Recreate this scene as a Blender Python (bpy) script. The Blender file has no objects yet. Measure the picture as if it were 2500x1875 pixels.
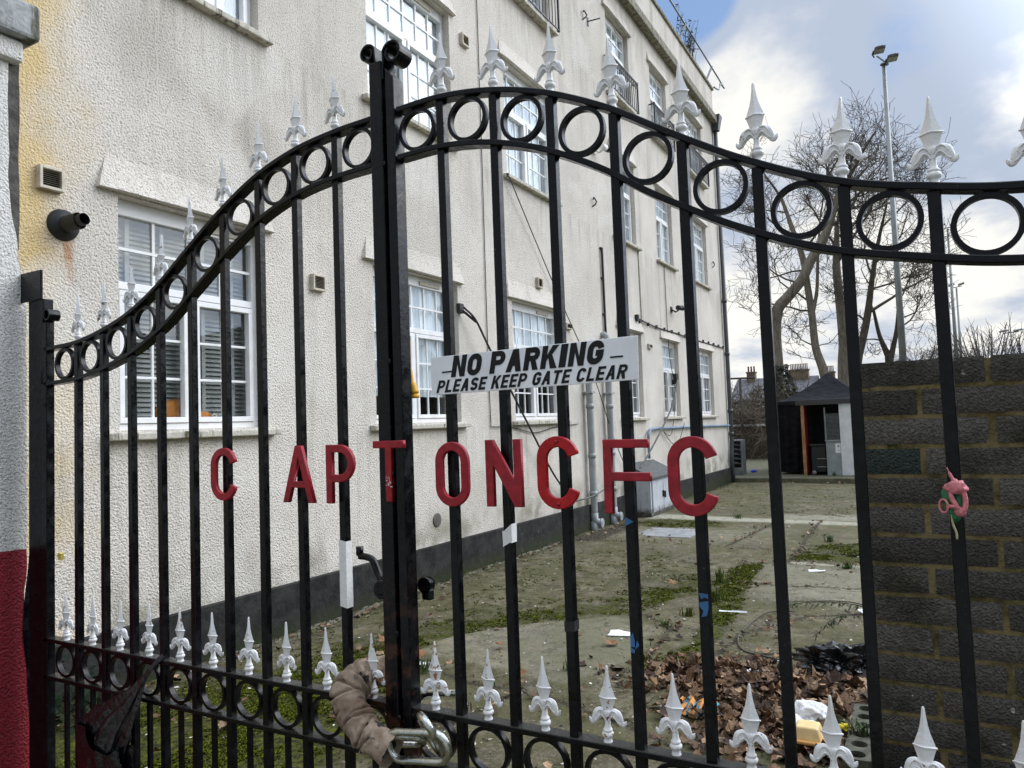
import bpy, bmesh, math, random
import numpy as np
from mathutils import Vector, Matrix, noise as mnoise
random.seed(7); rng = np.random.default_rng(7)
PI = math.pi
scene = bpy.context.scene
COL = scene.collection
# Metres, the camera's eye is the origin; the yard lies about 1.6 m below it, +X right along the gate, +Y into the yard.
WORLD_LOC = {}

# ------------------------------------------------------------------ helpers
class MB:
    """collects faces, then links them as ONE mesh object"""
    def __init__(s): s.v = []; s.f = []; s.c = []; s.sm = []
    def add(s, vs, fs, smooth=False, col=None):
        b = len(s.v); s.v += [tuple(map(float, p)) for p in vs]
        for f in fs:
            s.f.append(tuple(b + i for i in f)); s.sm.append(smooth); s.c.append(col)
        return s
    def box(s, x0, x1, y0, y1, z0, z1, col=None):
        vs = [(x0,y0,z0),(x1,y0,z0),(x1,y1,z0),(x0,y1,z0),(x0,y0,z1),(x1,y0,z1),(x1,y1,z1),(x0,y1,z1)]
        return s.add(vs, [(0,3,2,1),(4,5,6,7),(0,1,5,4),(1,2,6,5),(2,3,7,6),(3,0,4,7)], col=col)
    def bar(s, a, b, w, h=None, col=None):
        """box of section w x h from a to b"""
        h = h or w; a = Vector(a); b = Vector(b); d = (b-a).normalized()
        up = Vector((0,0,1)) if abs(d.z) < .9 else Vector((0,1,0))
        r = d.cross(up).normalized(); u = r.cross(d)
        vs = [p + r*sx*w/2 + u*sy*h/2 for p in (a,b) for sx,sy in ((-1,-1),(1,-1),(1,1),(-1,1))]
        return s.add(vs, [(3,2,1,0),(4,5,6,7),(0,1,5,4),(1,2,6,5),(2,3,7,6),(3,0,4,7)], col=col)
    def tube(s, pts, rad, n=8, caps=True, flat=None, smooth=True, col=None, closed=False):
        pts = [Vector(p) for p in pts]; m = len(pts)
        rad = list(rad) if hasattr(rad, '__len__') else [rad]*m
        t0 = (pts[1]-pts[0]).normalized()
        ref = Vector((0,0,1)) if abs(t0.z) < .9 else Vector((1,0,0))
        u = (ref - t0*ref.dot(t0)).normalized()
        vs = []
        for i in range(m):
            if closed: t = pts[(i+1) % m] - pts[i-1]
            else: t = pts[min(i+1,m-1)] - pts[max(i-1,0)]
            t = t.normalized() if t.length > 1e-9 else t0
            u = u - t*u.dot(t)
            u = u.normalized() if u.length > 1e-6 else t.orthogonal().normalized()
            w = t.cross(u)
            for k in range(n):
                a = 2*PI*k/n
                o = (u*math.cos(a) + w*math.sin(a))*rad[i]
                if flat: o = Vector((o.x*flat[0], o.y*flat[1], o.z*flat[2]))
                vs.append(pts[i] + o)
        fs = []
        for i in range(m if closed else m-1):
            j = (i+1) % m
            for k in range(n):
                fs.append((i*n+k, i*n+(k+1) % n, j*n+(k+1) % n, j*n+k))
        s.add(vs, fs, smooth, col)
        if caps and not closed:
            b = len(s.v)-len(vs)
            s.f.append(tuple(b+k for k in reversed(range(n)))); s.sm.append(False); s.c.append(col)
            s.f.append(tuple(b+(m-1)*n+k for k in range(n))); s.sm.append(False); s.c.append(col)
        return s
    def lathe(s, prof, c, n=14, axis='z', sy=1.0, smooth=True, col=None):
        vs = []; fs = []; m = len(prof)
        for r, z in prof:
            for k in range(n):
                a = 2*PI*k/n
                p = (r*math.cos(a), r*math.sin(a)*sy, z)
                if axis == 'x': p = (p[2], p[0], p[1])
                if axis == 'y': p = (p[0], p[2], p[1])
                vs.append((c[0]+p[0], c[1]+p[1], c[2]+p[2]))
        for i in range(m-1):
            for k in range(n):
                q = (i*n+k, i*n+(k+1) % n, (i+1)*n+(k+1) % n, (i+1)*n+k)
                fs.append(q if axis != 'y' else q[::-1])
        s.add(vs, fs, smooth, col)
        b = len(s.v)-len(vs)
        s.f.append(tuple(b+k for k in reversed(range(n)))); s.sm.append(False); s.c.append(col)
        s.f.append(tuple(b+(m-1)*n+k for k in range(n))); s.sm.append(False); s.c.append(col)
        return s
    def sweep(s, path, th, y0, y1, col=None):
        """flat bar of thickness th (in the X-Z plane) and depth y0..y1 along a path of (x,z)"""
        m = len(path); vs = []
        for i in range(m):
            a = path[max(i-1,0)]; b = path[min(i+1,m-1)]
            dx, dz = b[0]-a[0], b[1]-a[1]; l = math.hypot(dx,dz); nx, nz = -dz/l, dx/l
            x, z = path[i]
            vs += [(x-nx*th/2,y0,z-nz*th/2),(x+nx*th/2,y0,z+nz*th/2),(x+nx*th/2,y1,z+nz*th/2),(x-nx*th/2,y1,z-nz*th/2)]
        fs = [(0,1,2,3),tuple(4*(m-1)+k for k in (3,2,1,0))]
        for i in range(m-1):
            for k in range(4):
                fs.append((4*i+k,4*i+4+k,4*i+4+(k+1)%4,4*i+(k+1)%4))
        return s.add(vs, fs, col=col)
    def blob(s, c, r, sub=3, amp=.2, freq=2., seed=0, scale=(1,1,1), ridged=False, smooth=True, zmin=None):
        bm = bmesh.new(); bmesh.ops.create_icosphere(bm, subdivisions=sub, radius=1)
        vs = []
        for v in bm.verts:
            p = v.co.copy(); q = p*freq + Vector((seed*3.1, seed*1.7, -seed*2.3))
            n = mnoise.noise(q) + .5*mnoise.noise(q*2.3)
            if ridged: n = (1-2*abs(mnoise.noise(q))) + .7*(1-2*abs(mnoise.noise(q*2.2)))-.6
            p = p*(1+amp*n)
            w = [c[0]+p.x*r*scale[0], c[1]+p.y*r*scale[1], c[2]+p.z*r*scale[2]]
            if zmin is not None: w[2] = max(w[2], zmin + .002*abs(n))
            vs.append(w)
        fs = [tuple(v.index for v in f.verts) for f in bm.faces]; bm.free()
        return s.add(vs, fs, smooth)
    def build(s, name, mat, parent=None, bevel=0, seg=2, fix=False):
        v = np.array(s.v, float); lo = v.min(0); hi = v.max(0)
        c = np.array([(lo[0]+hi[0])/2, (lo[1]+hi[1])/2, lo[2] if parent is None else (lo[2]+hi[2])/2])
        me = bpy.data.meshes.new(name); me.from_pydata((v-c).tolist(), [], s.f)
        me.polygons.foreach_set('use_smooth', s.sm)
        if any(k is not None for k in s.c):
            at = me.attributes.new('tint', 'FLOAT_COLOR', 'FACE')
            at.data.foreach_set('color', np.array([(k if k is not None else (1,1,1))+(1,) for k in s.c], float).ravel())
        if fix:
            bm = bmesh.new(); bm.from_mesh(me); bmesh.ops.recalc_face_normals(bm, faces=bm.faces); bm.to_mesh(me); bm.free()
        me.update()
        if mat: me.materials.append(mat)
        return link(name, me, c, parent, bevel, seg)

def link(name, me, loc, parent=None, bevel=0, seg=2):
    o = bpy.data.objects.new(name, me); COL.objects.link(o)
    pl = WORLD_LOC[parent.name] if parent else np.zeros(3)
    o.location = tuple(np.array(loc)-pl); o.parent = parent
    WORLD_LOC[o.name] = np.array(loc, float)
    if bevel:
        m = o.modifiers.new('bevel', 'BEVEL'); m.width = bevel; m.segments = seg; m.limit_method = 'ANGLE'; m.angle_limit = .6
    return o
def dup(o, loc, parent=None, scale=None):
    """a copy of a part at world place loc (mesh shared)"""
    c = o.copy(); COL.objects.link(c); p = parent or o.parent; c.parent = p
    c.location = tuple(np.array(loc)-(WORLD_LOC[p.name] if p else np.zeros(3)))
    WORLD_LOC[c.name] = np.array(loc, float)
    if scale: c.scale = scale
    return c
def tag(o, label, cat, group=None, kind=None):
    if label: o['label'] = label
    if cat: o['category'] = cat
    if group: o['group'] = group
    if kind: o['kind'] = kind
    return o
def thing(name, loc, label, cat, group=None):
    o = bpy.data.objects.new(name, None); o.empty_display_size = .1; COL.objects.link(o); o.location = loc
    WORLD_LOC[o.name] = np.array(loc, float)
    return tag(o, label, cat, group)
def catmull(pts, n=8):
    P = [np.array(p, float) for p in pts]; P = [2*P[0]-P[1]] + P + [2*P[-1]-P[-2]]; out = []
    for i in range(1, len(P)-2):
        a, b, c, d = P[i-1:i+3]
        for k in range(n):
            t = k/n
            out.append(.5*(2*b+(c-a)*t+(2*a-5*b+4*c-d)*t*t+(3*b-a-3*c+d)*t**3))
    out.append(P[-2]); return out

# ------------------------------------------------------------------ materials
class NT:
    def __init__(s, name):
        m = bpy.data.materials.new(name); m.use_nodes = True; s.m = m; s.t = m.node_tree; s.n = s.t.nodes; s.l = s.t.links
        s.b = s.n['Principled BSDF']; s.out = s.n['Material Output']
    def N(s, ty, **k):
        n = s.n.new(ty)
        for a, v in k.items():
            if a.startswith('i_'):
                key = a[2:]; key = int(key) if key.isdigit() else key.replace('_', ' ')
                s.put(n.inputs[key], v)
            else: setattr(n, a, v)
        return n
    def put(s, sock, v):
        if isinstance(v, bpy.types.NodeSocket): s.l.new(v, sock)
        elif isinstance(v, (tuple, list)) and len(v) == 3 and sock.type == 'RGBA': sock.default_value = (*v, 1)
        else: sock.default_value = v
    def pos(s): return s.N('ShaderNodeNewGeometry').outputs['Position']
    def objc(s): return s.N('ShaderNodeTexCoord').outputs['Object']
    def noise(s, scale, vec=None, detail=4, rough=.55, dist=0):
        n = s.N('ShaderNodeTexNoise'); n.inputs['Scale'].default_value = scale; n.inputs['Detail'].default_value = detail
        n.inputs['Roughness'].default_value = rough; n.inputs['Distortion'].default_value = dist
        s.l.new(vec if vec is not None else s.pos(), n.inputs['Vector']); return n.outputs['Fac']
    def vor(s, scale, vec=None, feature='F1', out='Distance', rnd=1):
        n = s.N('ShaderNodeTexVoronoi', feature=feature); n.inputs['Scale'].default_value = scale; n.inputs['Randomness'].default_value = rnd
        s.l.new(vec if vec is not None else s.pos(), n.inputs['Vector']); return n.outputs[out]
    def scl(s, vec, sc):
        n = s.N('ShaderNodeMapping'); n.inputs['Scale'].default_value = sc; s.l.new(vec, n.inputs['Vector']); return n.outputs['Vector']
    def math(s, op, a, b=0., clamp=False):
        n = s.N('ShaderNodeMath', operation=op, use_clamp=clamp); s.put(n.inputs[0], a); s.put(n.inputs[1], b); return n.outputs[0]
    def ramp(s, f, lo, hi, a=0., b=1.):
        n = s.N('ShaderNodeMapRange', interpolation_type='SMOOTHSTEP'); s.put(n.inputs[0], f)
        for i, v in zip((1,2,3,4), (lo,hi,a,b)): s.put(n.inputs[i], v)
        return n.outputs[0]
    def mix(s, f, a, b, blend='MIX'):
        n = s.N('ShaderNodeMix', data_type='RGBA', blend_type=blend); s.put(n.inputs[0], f); s.put(n.inputs[6], a); s.put(n.inputs[7], b); return n.outputs[2]
    def bump(s, h, dist=.01, strength=1., normal=None):
        n = s.N('ShaderNodeBump'); n.inputs['Distance'].default_value = dist; n.inputs['Strength'].default_value = strength
        s.l.new(h, n.inputs['Height'])
        if normal is not None: s.l.new(normal, n.inputs['Normal'])
        return n.outputs[0]
    def xyz(s, v=None):
        n = s.N('ShaderNodeSeparateXYZ'); s.l.new(v if v is not None else s.pos(), n.inputs[0]); return n.outputs
    def attr(s, name): return s.N('ShaderNodeAttribute', attribute_name=name).outputs
    def set(s, color=None, rough=None, metal=None, normal=None, spec=None):
        for k, v in (('Base Color',color),('Roughness',rough),('Metallic',metal),('Normal',normal),('Specular IOR Level',spec)):
            if v is not None: s.put(s.b.inputs[k], v)
        return s.m

def plain(name, col, rough=.6, metal=0, var=.25, scale=8., bump=0., bscale=60.):
    t = NT(name); n = t.noise(scale, detail=5)
    c = t.mix(t.ramp(n,.3,.7), tuple(x*(1-var) for x in col), tuple(min(1,x*(1+var)) for x in col))
    t.set(c, t.ramp(n,.2,.8,max(0,rough-.1),min(1,rough+.1)), metal)
    if bump: t.set(normal=t.bump(t.noise(bscale, detail=4), bump))
    return t.m

def roughcast(name, base, fine=1.):
    t = NT(name); P = t.pos(); x = t.xyz(P)
    grain = t.math('ADD', t.noise(66*fine, P, 2, .55), t.math('MULTIPLY', t.noise(120*fine, P, 2, .6), .35))
    big = t.noise(.7, P, 4, .6); streak = t.noise(1.0, t.scl(P, (3.2,3.2,.35)), 5, .65); mid = t.noise(5, P, 4, .6)
    c = t.mix(t.ramp(big,.35,.7), base, tuple(k*.84 for k in base))
    c = t.mix(t.math('MULTIPLY', t.ramp(streak,.5,.78), .5), c, (.30,.28,.235))
    c = t.mix(t.math('MULTIPLY', t.ramp(mid,.55,.8), .25), c, (.42,.38,.30))
    c = t.mix(t.math('MULTIPLY', t.ramp(grain,.66,.44), .62), c, (.26,.225,.17))      # pits of the render coloured darker for contrast
    return t, c, grain, x, P

def mat_facade():
    t, c, g, x, P = roughcast('cream_roughcast', (.765,.71,.63))
    wob = t.math('MULTIPLY', t.math('SUBTRACT', t.noise(1.6, P, 4), .5), 1.1)
    yy = t.math('ADD', x[1], wob)
    och = t.math('MULTIPLY', t.ramp(yy, 2.75, 2.3), t.ramp(t.noise(2.2, t.scl(P,(1,1,.3)), 4), .25,.6,.55,1.))
    och = t.math('MULTIPLY', och, t.ramp(x[2], -2.2, .9, .55, 1.))
    c = t.mix(t.math('MULTIPLY', och, .85), c, (.70,.50,.20), 'MIX')
    # rust run under the flue, grey smear across the upper wall
    ry = t.math('ABSOLUTE', t.math('SUBTRACT', t.math('ADD', x[1], t.math('MULTIPLY', wob, .04)), 2.62))
    ru = t.math('MULTIPLY', t.ramp(ry,.05,.01), t.math('MULTIPLY', t.ramp(x[2],.72,1.15), t.ramp(x[2],1.32,1.24)))
    ru = t.math('MULTIPLY', ru, t.ramp(t.noise(11, t.scl(P,(1,1,.4)), 5,.7),.36,.62))
    c = t.mix(t.math('MULTIPLY', ru, .75), c, (.42,.17,.04))
    d = t.math('ABSOLUTE', t.math('SUBTRACT', t.math('SUBTRACT', x[2], t.math('MULTIPLY', x[1], -.35)), 3.72))
    sm = t.math('MULTIPLY', t.ramp(t.math('ADD', d, t.math('MULTIPLY', wob,.5)), .45, .0), t.math('MULTIPLY', t.ramp(x[1],2.7,3.1), t.ramp(x[1],5.2,4.)))
    c = t.mix(t.math('MULTIPLY', sm, .34), c, (.30,.25,.20))
    # weathering: greener and dirtier on the high part, splash zone low down
    c = t.mix(t.math('MULTIPLY', t.math('MULTIPLY', t.ramp(x[2],4.5,8.), t.ramp(t.noise(1.3, t.scl(P,(2,2,.25)), 5), .4,.7)), .5), c, (.33,.31,.24))
    c = t.mix(t.math('MULTIPLY', t.ramp(x[2],-.75,-1.2), t.ramp(t.noise(3, P, 5),.4,.65)), c, (.33,.31,.24))
    c = t.mix(t.math('MULTIPLY', t.ramp(t.noise(.9, P, 3, .5, .6),.56,.62), .35), c, (.80,.765,.70))      # patches of newer paint
    st = t.noise(2.6, t.scl(P,(5,5,.30)), 6, .7)
    for zs in (-.01,3.16,5.72):                     # rain streaks that run down from the sills
        k = t.math('MULTIPLY', t.ramp(x[2], zs-.95, zs-.02), t.ramp(x[2], zs+.01, zs-.01))
        c = t.mix(t.math('MULTIPLY', t.math('MULTIPLY', k, t.ramp(st,.46,.70)), .42), c, (.30,.27,.20))
    h = t.math('ADD', g, t.math('MULTIPLY', t.noise(3., P, 2), .6))
    return t.set(c, .92, normal=t.bump(h, .017, 1.), spec=.2)
def mat_jamb():
    t, c, g, x, P = roughcast('jamb_roughcast', (.80,.78,.74), 1.9)
    red = t.ramp(t.math('ADD', x[2], t.math('MULTIPLY', t.math('SUBTRACT', t.noise(30, P, 2), .5), .012)), -.338, -.341)
    c = t.mix(red, c, t.mix(t.ramp(g,.65,.42), (.26,.014,.026), (.085,.006,.012)))
    return t.set(c, t.ramp(red, 0, 1, .92, .5), normal=t.bump(g, .009, 1.), spec=.3)
def mat_blackpaint():
    t = NT('black_gloss_paint'); P = t.pos(); x = t.xyz(P)
    n = t.noise(26, P, 5, .65); f = t.noise(160, P, 3, .7)
    c = t.mix(t.ramp(n,.5,.75), (.0022,.0025,.0034), (.0075,.0085,.0115))
    c = t.mix(t.ramp(f,.69,.76), c, (.09,.09,.09))
    rz = t.math('MULTIPLY', t.ramp(x[2], -.28, -.5), t.ramp(t.math('ABSOLUTE', t.math('ADD', x[0], 1.03)), .17, .03))
    rm = t.math('MULTIPLY', rz, t.ramp(t.noise(14, P, 6, .7), .50,.60))
    c = t.mix(t.math('MULTIPLY', rm, .8), c, (.055,.022,.013))
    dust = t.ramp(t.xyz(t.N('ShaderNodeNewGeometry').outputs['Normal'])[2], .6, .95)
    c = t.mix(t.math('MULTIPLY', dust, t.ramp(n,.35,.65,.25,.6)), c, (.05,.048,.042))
    return t.set(c, t.ramp(n,.3,.7,.16,.42), normal=t.bump(t.noise(55,P,3), .0008), spec=.26)
def mat_white():
    t = NT('white_gloss_paint'); P = t.pos(); x = t.xyz(P)
    n = t.noise(120, P, 4, .6); big = t.noise(9, P, 3)
    c = t.mix(t.ramp(big,.35,.7), (.80,.80,.80), (.70,.70,.69))
    ch = t.math('MULTIPLY', t.ramp(t.noise(80, P, 5, .66), .60,.635), t.ramp(t.noise(5.,P,2), .43,.53))
    rust = t.mix(t.ramp(n,.4,.6), (.10,.035,.012), (.30,.13,.04))
    near = t.ramp(t.math('ABSOLUTE', t.math('ADD', x[0], 1.03)), .22, .1)
    ch2 = t.math('MULTIPLY', near, t.math('MULTIPLY', t.ramp(x[2], -.44,-.45), t.ramp(t.noise(60, P, 5, .6), .57,.62)))
    c = t.mix(t.math('MAXIMUM', ch, ch2), c, rust)
    c = t.mix(t.math('MULTIPLY', t.ramp(n,.6,.75), .2), c, (.35,.33,.30))
    return t.set(c, .38, normal=t.bump(t.noise(220,P,2), .0006), spec=.45)
def mat_red(name, col, rough):
    t = NT(name); P = t.pos(); n = t.noise(60, P, 5)
    c = t.mix(t.ramp(n,.35,.7), tuple(k*.8 for k in col), tuple(k*1.15 for k in col))
    c = t.mix(t.math('MULTIPLY', t.ramp(t.noise(13,P,5,.7),.48,.66), .55), c, tuple(k*.6 for k in col))
    c = t.mix(t.ramp(t.noise(150, P, 4, .7),.66,.69), c, (.16,.05,.045))
    c = t.mix(t.ramp(t.noise(190, P, 3, .7),.71,.74), c, (.5,.42,.4))
    return t.set(c, rough, normal=t.bump(n, .0016), spec=.35)
def mat_ground():
    t = NT('mossy_concrete'); P = t.pos(); x = t.xyz(P); a = t.attr('yard')['Color']
    sp = t.N('ShaderNodeSeparateColor'); t.l.new(a, sp.inputs[0]); moss, pale, crack = sp.outputs
    fine = t.noise(95, P, 4, .7); mid = t.noise(9, P, 6, .65); big = t.noise(1.1, P, 5, .6)
    c = t.mix(t.ramp(mid,.35,.68), (.082,.067,.036), (.215,.182,.105))
    c = t.mix(t.math('MULTIPLY', t.ramp(big,.4,.65),.55), c, (.070,.060,.040))
    c = t.mix(t.math('MULTIPLY', t.ramp(fine,.54,.7), .5), c, (.30,.28,.225))
    c = t.mix(t.math('MULTIPLY', t.ramp(t.noise(28,P,5,.75),.55,.72), .6), c, (.045,.036,.024))
    c = t.mix(t.math('MULTIPLY', t.ramp(t.vor(70,P),.16,.08), t.ramp(t.noise(40,P,2),.55,.62)), c, (.62,.60,.54))   # gravel specks in the concrete
    c = t.mix(t.math('MULTIPLY', t.ramp(t.noise(36,P,4,.8),.50,.62), .55), c, (.25,.235,.185))
    c = t.mix(t.math('MULTIPLY', t.ramp(t.noise(17,P,6,.8),.56,.66), .7), c, (.035,.028,.018))
    film = t.math('MULTIPLY', t.ramp(t.noise(2.3,P,7,.72),.38,.58), .72)
    c = t.mix(film, c, (.078,.076,.024))
    pn = t.math('MULTIPLY', pale, t.ramp(mid,.3,.5,.35,1.))
    c = t.mix(pn, c, (.38,.365,.28))
    mn = t.math('ADD', moss, t.math('MULTIPLY', t.math('SUBTRACT', t.noise(5.0,P,8,.78), .5), 1.9))
    mm = t.ramp(mn,.38,.72)
    mc = t.mix(t.ramp(t.noise(30,P,6,.8),.40,.62), (.020,.022,.006), (.120,.132,.014))
    c = t.mix(mm, c, mc)
    cm = t.ramp(t.math('ADD', crack, t.math('MULTIPLY', t.math('SUBTRACT', t.noise(22,P,5,.7),.5), 1.1)), .5,.8)
    c = t.mix(cm, c, (.042,.032,.020))
    h = t.math('ADD', t.math('MULTIPLY', fine,.35), t.math('ADD', t.math('MULTIPLY', mid,.5), t.math('MULTIPLY', t.math('MULTIPLY', mm, t.noise(70,P,3,.7)), 1.2)))
    return t.set(c, t.ramp(mm,0,1,.78,.95), normal=t.bump(h, .03, .8), spec=.25)
def mat_glass():
    t = NT('window_glass'); P = t.pos()
    tr = t.N('ShaderNodeBsdfTransparent'); tr.inputs[0].default_value = (.95,.97,.97,1)
    gl = t.N('ShaderNodeBsdfGlossy'); gl.inputs['Roughness'].default_value = .015; gl.inputs['Color'].default_value = (.93,.96,1,1)
    t.l.new(t.bump(t.noise(1.1,P,2), .006), gl.inputs['Normal'])
    ge = t.N('ShaderNodeNewGeometry'); dp = t.N('ShaderNodeVectorMath', operation='DOT_PRODUCT'); t.l.new(ge.outputs['Normal'], dp.inputs[0]); t.l.new(ge.outputs['Incoming'], dp.inputs[1])
    k = t.math('POWER', t.math('SUBTRACT', 1., t.math('ABSOLUTE', dp.outputs['Value'])), 5.)
    mx = t.N('ShaderNodeMixShader'); t.l.new(t.math('ADD', .045, t.math('MULTIPLY', k, .9), True), mx.inputs[0])
    t.l.new(tr.outputs[0], mx.inputs[1]); t.l.new(gl.outputs[0], mx.inputs[2]); t.l.new(mx.outputs[0], t.out.inputs[0]); return t.m
def mat_tint(name, rough=.8, bump=0., bscale=60, var=.3, vscale=20, spec=.3):
    """colour comes from each piece's own tint (leaf, block, paper), with a little mottling"""
    t = NT(name); a = t.attr('tint')['Color']; n = t.noise(vscale, detail=5, rough=.65)
    k = t.ramp(n,.25,.75,1-var,1+var); v = t.N('ShaderNodeVectorMath', operation='SCALE'); t.l.new(a, v.inputs[0]); t.l.new(k, v.inputs['Scale'])
    t.set(v.outputs[0], rough, spec=spec)
    if bump: t.set(normal=t.bump(t.noise(bscale, detail=4), bump))
    return t.m
def mat_block():
    t = NT('coarse_concrete_block'); P = t.pos(); a = t.attr('tint')['Color']; n = t.noise(75, P, 5, .75); v = t.vor(110, P)
    k = t.ramp(n,.28,.75,.6,1.5); s = t.N('ShaderNodeVectorMath', operation='SCALE'); t.l.new(a, s.inputs[0]); t.l.new(k, s.inputs['Scale'])
    c = t.mix(t.math('MULTIPLY', t.ramp(t.noise(130,P,3,.7),.60,.72), .55), s.outputs[0], (.20,.195,.185))
    c = t.mix(t.ramp(t.noise(18,P,2),.76,.79), c, (.45,.44,.42))
    c = t.mix(t.math('MULTIPLY', t.ramp(t.noise(3.2,P,6,.7),.5,.68), .6), c, (.020,.022,.008))
    return t.set(c, .95, normal=t.bump(t.math('ADD', n, t.math('MULTIPLY', v, .8)), .016, 1.), spec=.15)
def mat_mortar():
    t = NT('mossy_mortar'); P = t.pos(); n = t.noise(12, P, 6, .7)
    c = t.mix(t.ramp(n,.34,.62), (.060,.050,.022), (.185,.145,.072))
    c = t.mix(t.ramp(t.noise(5,P,5,.7),.55,.7), c, (.028,.034,.006))
    return t.set(c, .95, normal=t.bump(t.noise(60,P,4), .006), spec=.15)
def mat_bark(name, a, b, sc=(6,6,1.2)):
    t = NT(name); P = t.pos(); n = t.noise(3., t.scl(P, sc), 6, .7)
    return t.set(t.mix(t.ramp(n,.35,.65), a, b), .9, normal=t.bump(n, .03), spec=.15)

M = {}
M['facade'] = mat_facade(); M['jamb'] = mat_jamb(); M['black'] = mat_blackpaint(); M['white'] = mat_white()
M['red'] = mat_red('dull_red_paint', (.32,.014,.024), .48); M['bright_red'] = mat_red('fresh_red_paint', (.42,.006,.010), .3)
M['ground'] = mat_ground(); M['glass'] = mat_glass(); M['block'] = mat_block(); M['mortar'] = mat_mortar()
M['plinth'] = None
def mat_plinth():
    t = NT('black_bitumen_plinth'); P = t.pos(); x = t.xyz(P); n = t.noise(6, P, 6, .7)
    c = t.mix(t.ramp(n,.35,.65), (.010,.010,.010), (.034,.033,.030))
    c = t.mix(t.math('MULTIPLY', t.ramp(t.noise(9,P,6,.75),.60,.70), t.ramp(x[1],7,8.5)), c, (.20,.19,.17))
    c = t.mix(t.math('MULTIPLY', t.ramp(t.math('ADD', x[2], t.math('MULTIPLY', n,.3)), -1.28,-1.48), .85), c, (.026,.034,.010))
    return t.set(c, .8, normal=t.bump(t.noise(40,P,4), .006), spec=.25)
M['plinth'] = mat_plinth()
def mat_stone(name, a, b, mossy=True):
    t = NT(name); P = t.pos(); x = t.xyz(P); n = t.noise(14, P, 6, .7)
    c = t.mix(t.ramp(n,.35,.65), a, b)
    if mossy: c = t.mix(t.ramp(t.noise(3.5, t.scl(P,(4,4,.6)), 6,.7),.5,.66), c, (.09,.085,.055))
    return t.set(c, .9, normal=t.bump(t.noise(50,P,4), .006), spec=.2)
M['sill'] = mat_stone('weathered_sill', (.46,.43,.36), (.62,.585,.50))
M['cornice'] = mat_stone('mossy_cornice', (.15,.14,.10), (.36,.34,.27))
M['coping'] = mat_stone('grey_coping', (.27,.28,.28), (.42,.43,.43))
M['cement'] = plain('dark_cement_edge', (.075,.072,.062), .95, var=.5, scale=20, bump=.008, bscale=50)
M['upvc'] = plain('white_window_frame', (.80,.80,.79), .35, var=.06)
M['blind'] = plain('grey_venetian_blind', (.30,.30,.285), .6, var=.12, scale=3)
def mat_curtain():
    t = NT('net_curtain'); P = t.pos(); n = t.noise(2., t.scl(P,(1,7,.25)), 3); n2 = t.noise(.9, P, 4)
    c = t.mix(t.ramp(n,.3,.7), (.78,.81,.85), (.93,.95,.97)); c = t.mix(t.math('MULTIPLY',t.ramp(n2,.5,.7),.35), c, (.42,.48,.58))
    return t.set(c, .8, normal=t.bump(n, .08))
M['curtain'] = mat_curtain()
M['dim_curtain'] = plain('dim_room_lining', (.35,.36,.36), .9, var=.4, scale=2)
M['iron'] = plain('black_iron', (.010,.010,.011), .5)
M['steel'] = None
def mat_steel():
    t = NT('galvanised_chain'); P = t.pos(); n = t.noise(45,P,5,.7)
    return t.set(t.mix(t.ramp(n,.35,.7), (.45,.47,.44), (.70,.71,.66)), t.ramp(n,.3,.7,.16,.36), 1., t.bump(t.noise(140,P,3), .0006))
M['steel'] = mat_steel()
M['galv'] = plain('galvanised_pole', (.24,.255,.255), .5, .55, var=.15, scale=5)
M['pvc_grey'] = plain('grey_plastic_pipe', (.30,.32,.325), .45, var=.18, scale=4)
M['pvc_black'] = plain('black_plastic_pipe', (.010,.011,.013), .6, var=.3)
M['vent'] = plain('cream_vent_plastic', (.50,.45,.36), .5, var=.2, scale=20)
M['cable'] = plain('black_cable', (.012,.012,.012), .6)
M['rope'] = plain('grey_rope', (.12,.12,.115), .8)
M['blue_pipe'] = plain('blue_grey_conduit', (.16,.24,.33), .45)
M['signboard'] = plain('worn_white_signboard', (.80,.815,.84), .42, var=.08, scale=14)
M['ink'] = plain('black_sign_paint', (.006,.006,.007), .85)
M['orange'] = plain('orange_cloth_bag', (.52,.19,.03), .7, var=.2, scale=20)
def mat_film():
    t = NT('black_bin_liner'); P = t.pos(); n = t.noise(30,P,4,.6)
    return t.set((.004,.004,.005), t.ramp(n,.3,.7,.14,.32), normal=t.bump(n, .008, .8), spec=.6)
M['film'] = mat_film()
def mat_sleeve():
    t = NT('dirty_canvas_sleeve'); O = t.pos(); n = t.noise(40,O,6,.7); w = t.noise(900,O,2)
    c = t.mix(t.ramp(t.noise(13,O,4,.6),.38,.62), (.185,.132,.092), (.37,.295,.225))
    c = t.mix(t.math('MULTIPLY', t.ramp(n,.52,.68), .6), c, (.075,.06,.05))
    c = t.mix(t.math('MULTIPLY', t.ramp(t.noise(34,O,2,.5),.60,.64), t.ramp(t.noise(11,O,2),.47,.54)), c, (.050,.047,.046))
    return t.set(c, .95, normal=t.bump(t.math('ADD', n, t.math('MULTIPLY', w,.3)), .004, .9), spec=.1)
M['sleeve'] = mat_sleeve()
M['leaf'] = mat_tint('dead_leaf', .75, .004, 90, .35, 45)
M['paper'] = mat_tint('litter_paper', .7, .002, 60, .08, 20)
M['greens'] = mat_tint('green_blades', .7, 0, 60, .3, 30)
M['bark'] = mat_bark('pale_bark', (.16,.135,.105), (.30,.265,.215))
M['bark_dark'] = mat_bark('dark_bark', (.055,.047,.037), (.115,.098,.076))
M['twig'] = plain('brown_twig', (.10,.085,.066), .9, var=.25, scale=3)
M['far_twig'] = plain('far_brown_twig', (.10,.085,.07), .9, var=.25, scale=1)
M['scrub'] = plain('dry_bramble', (.13,.105,.075), .95, var=.5, scale=2)
M['tent'] = None
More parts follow.
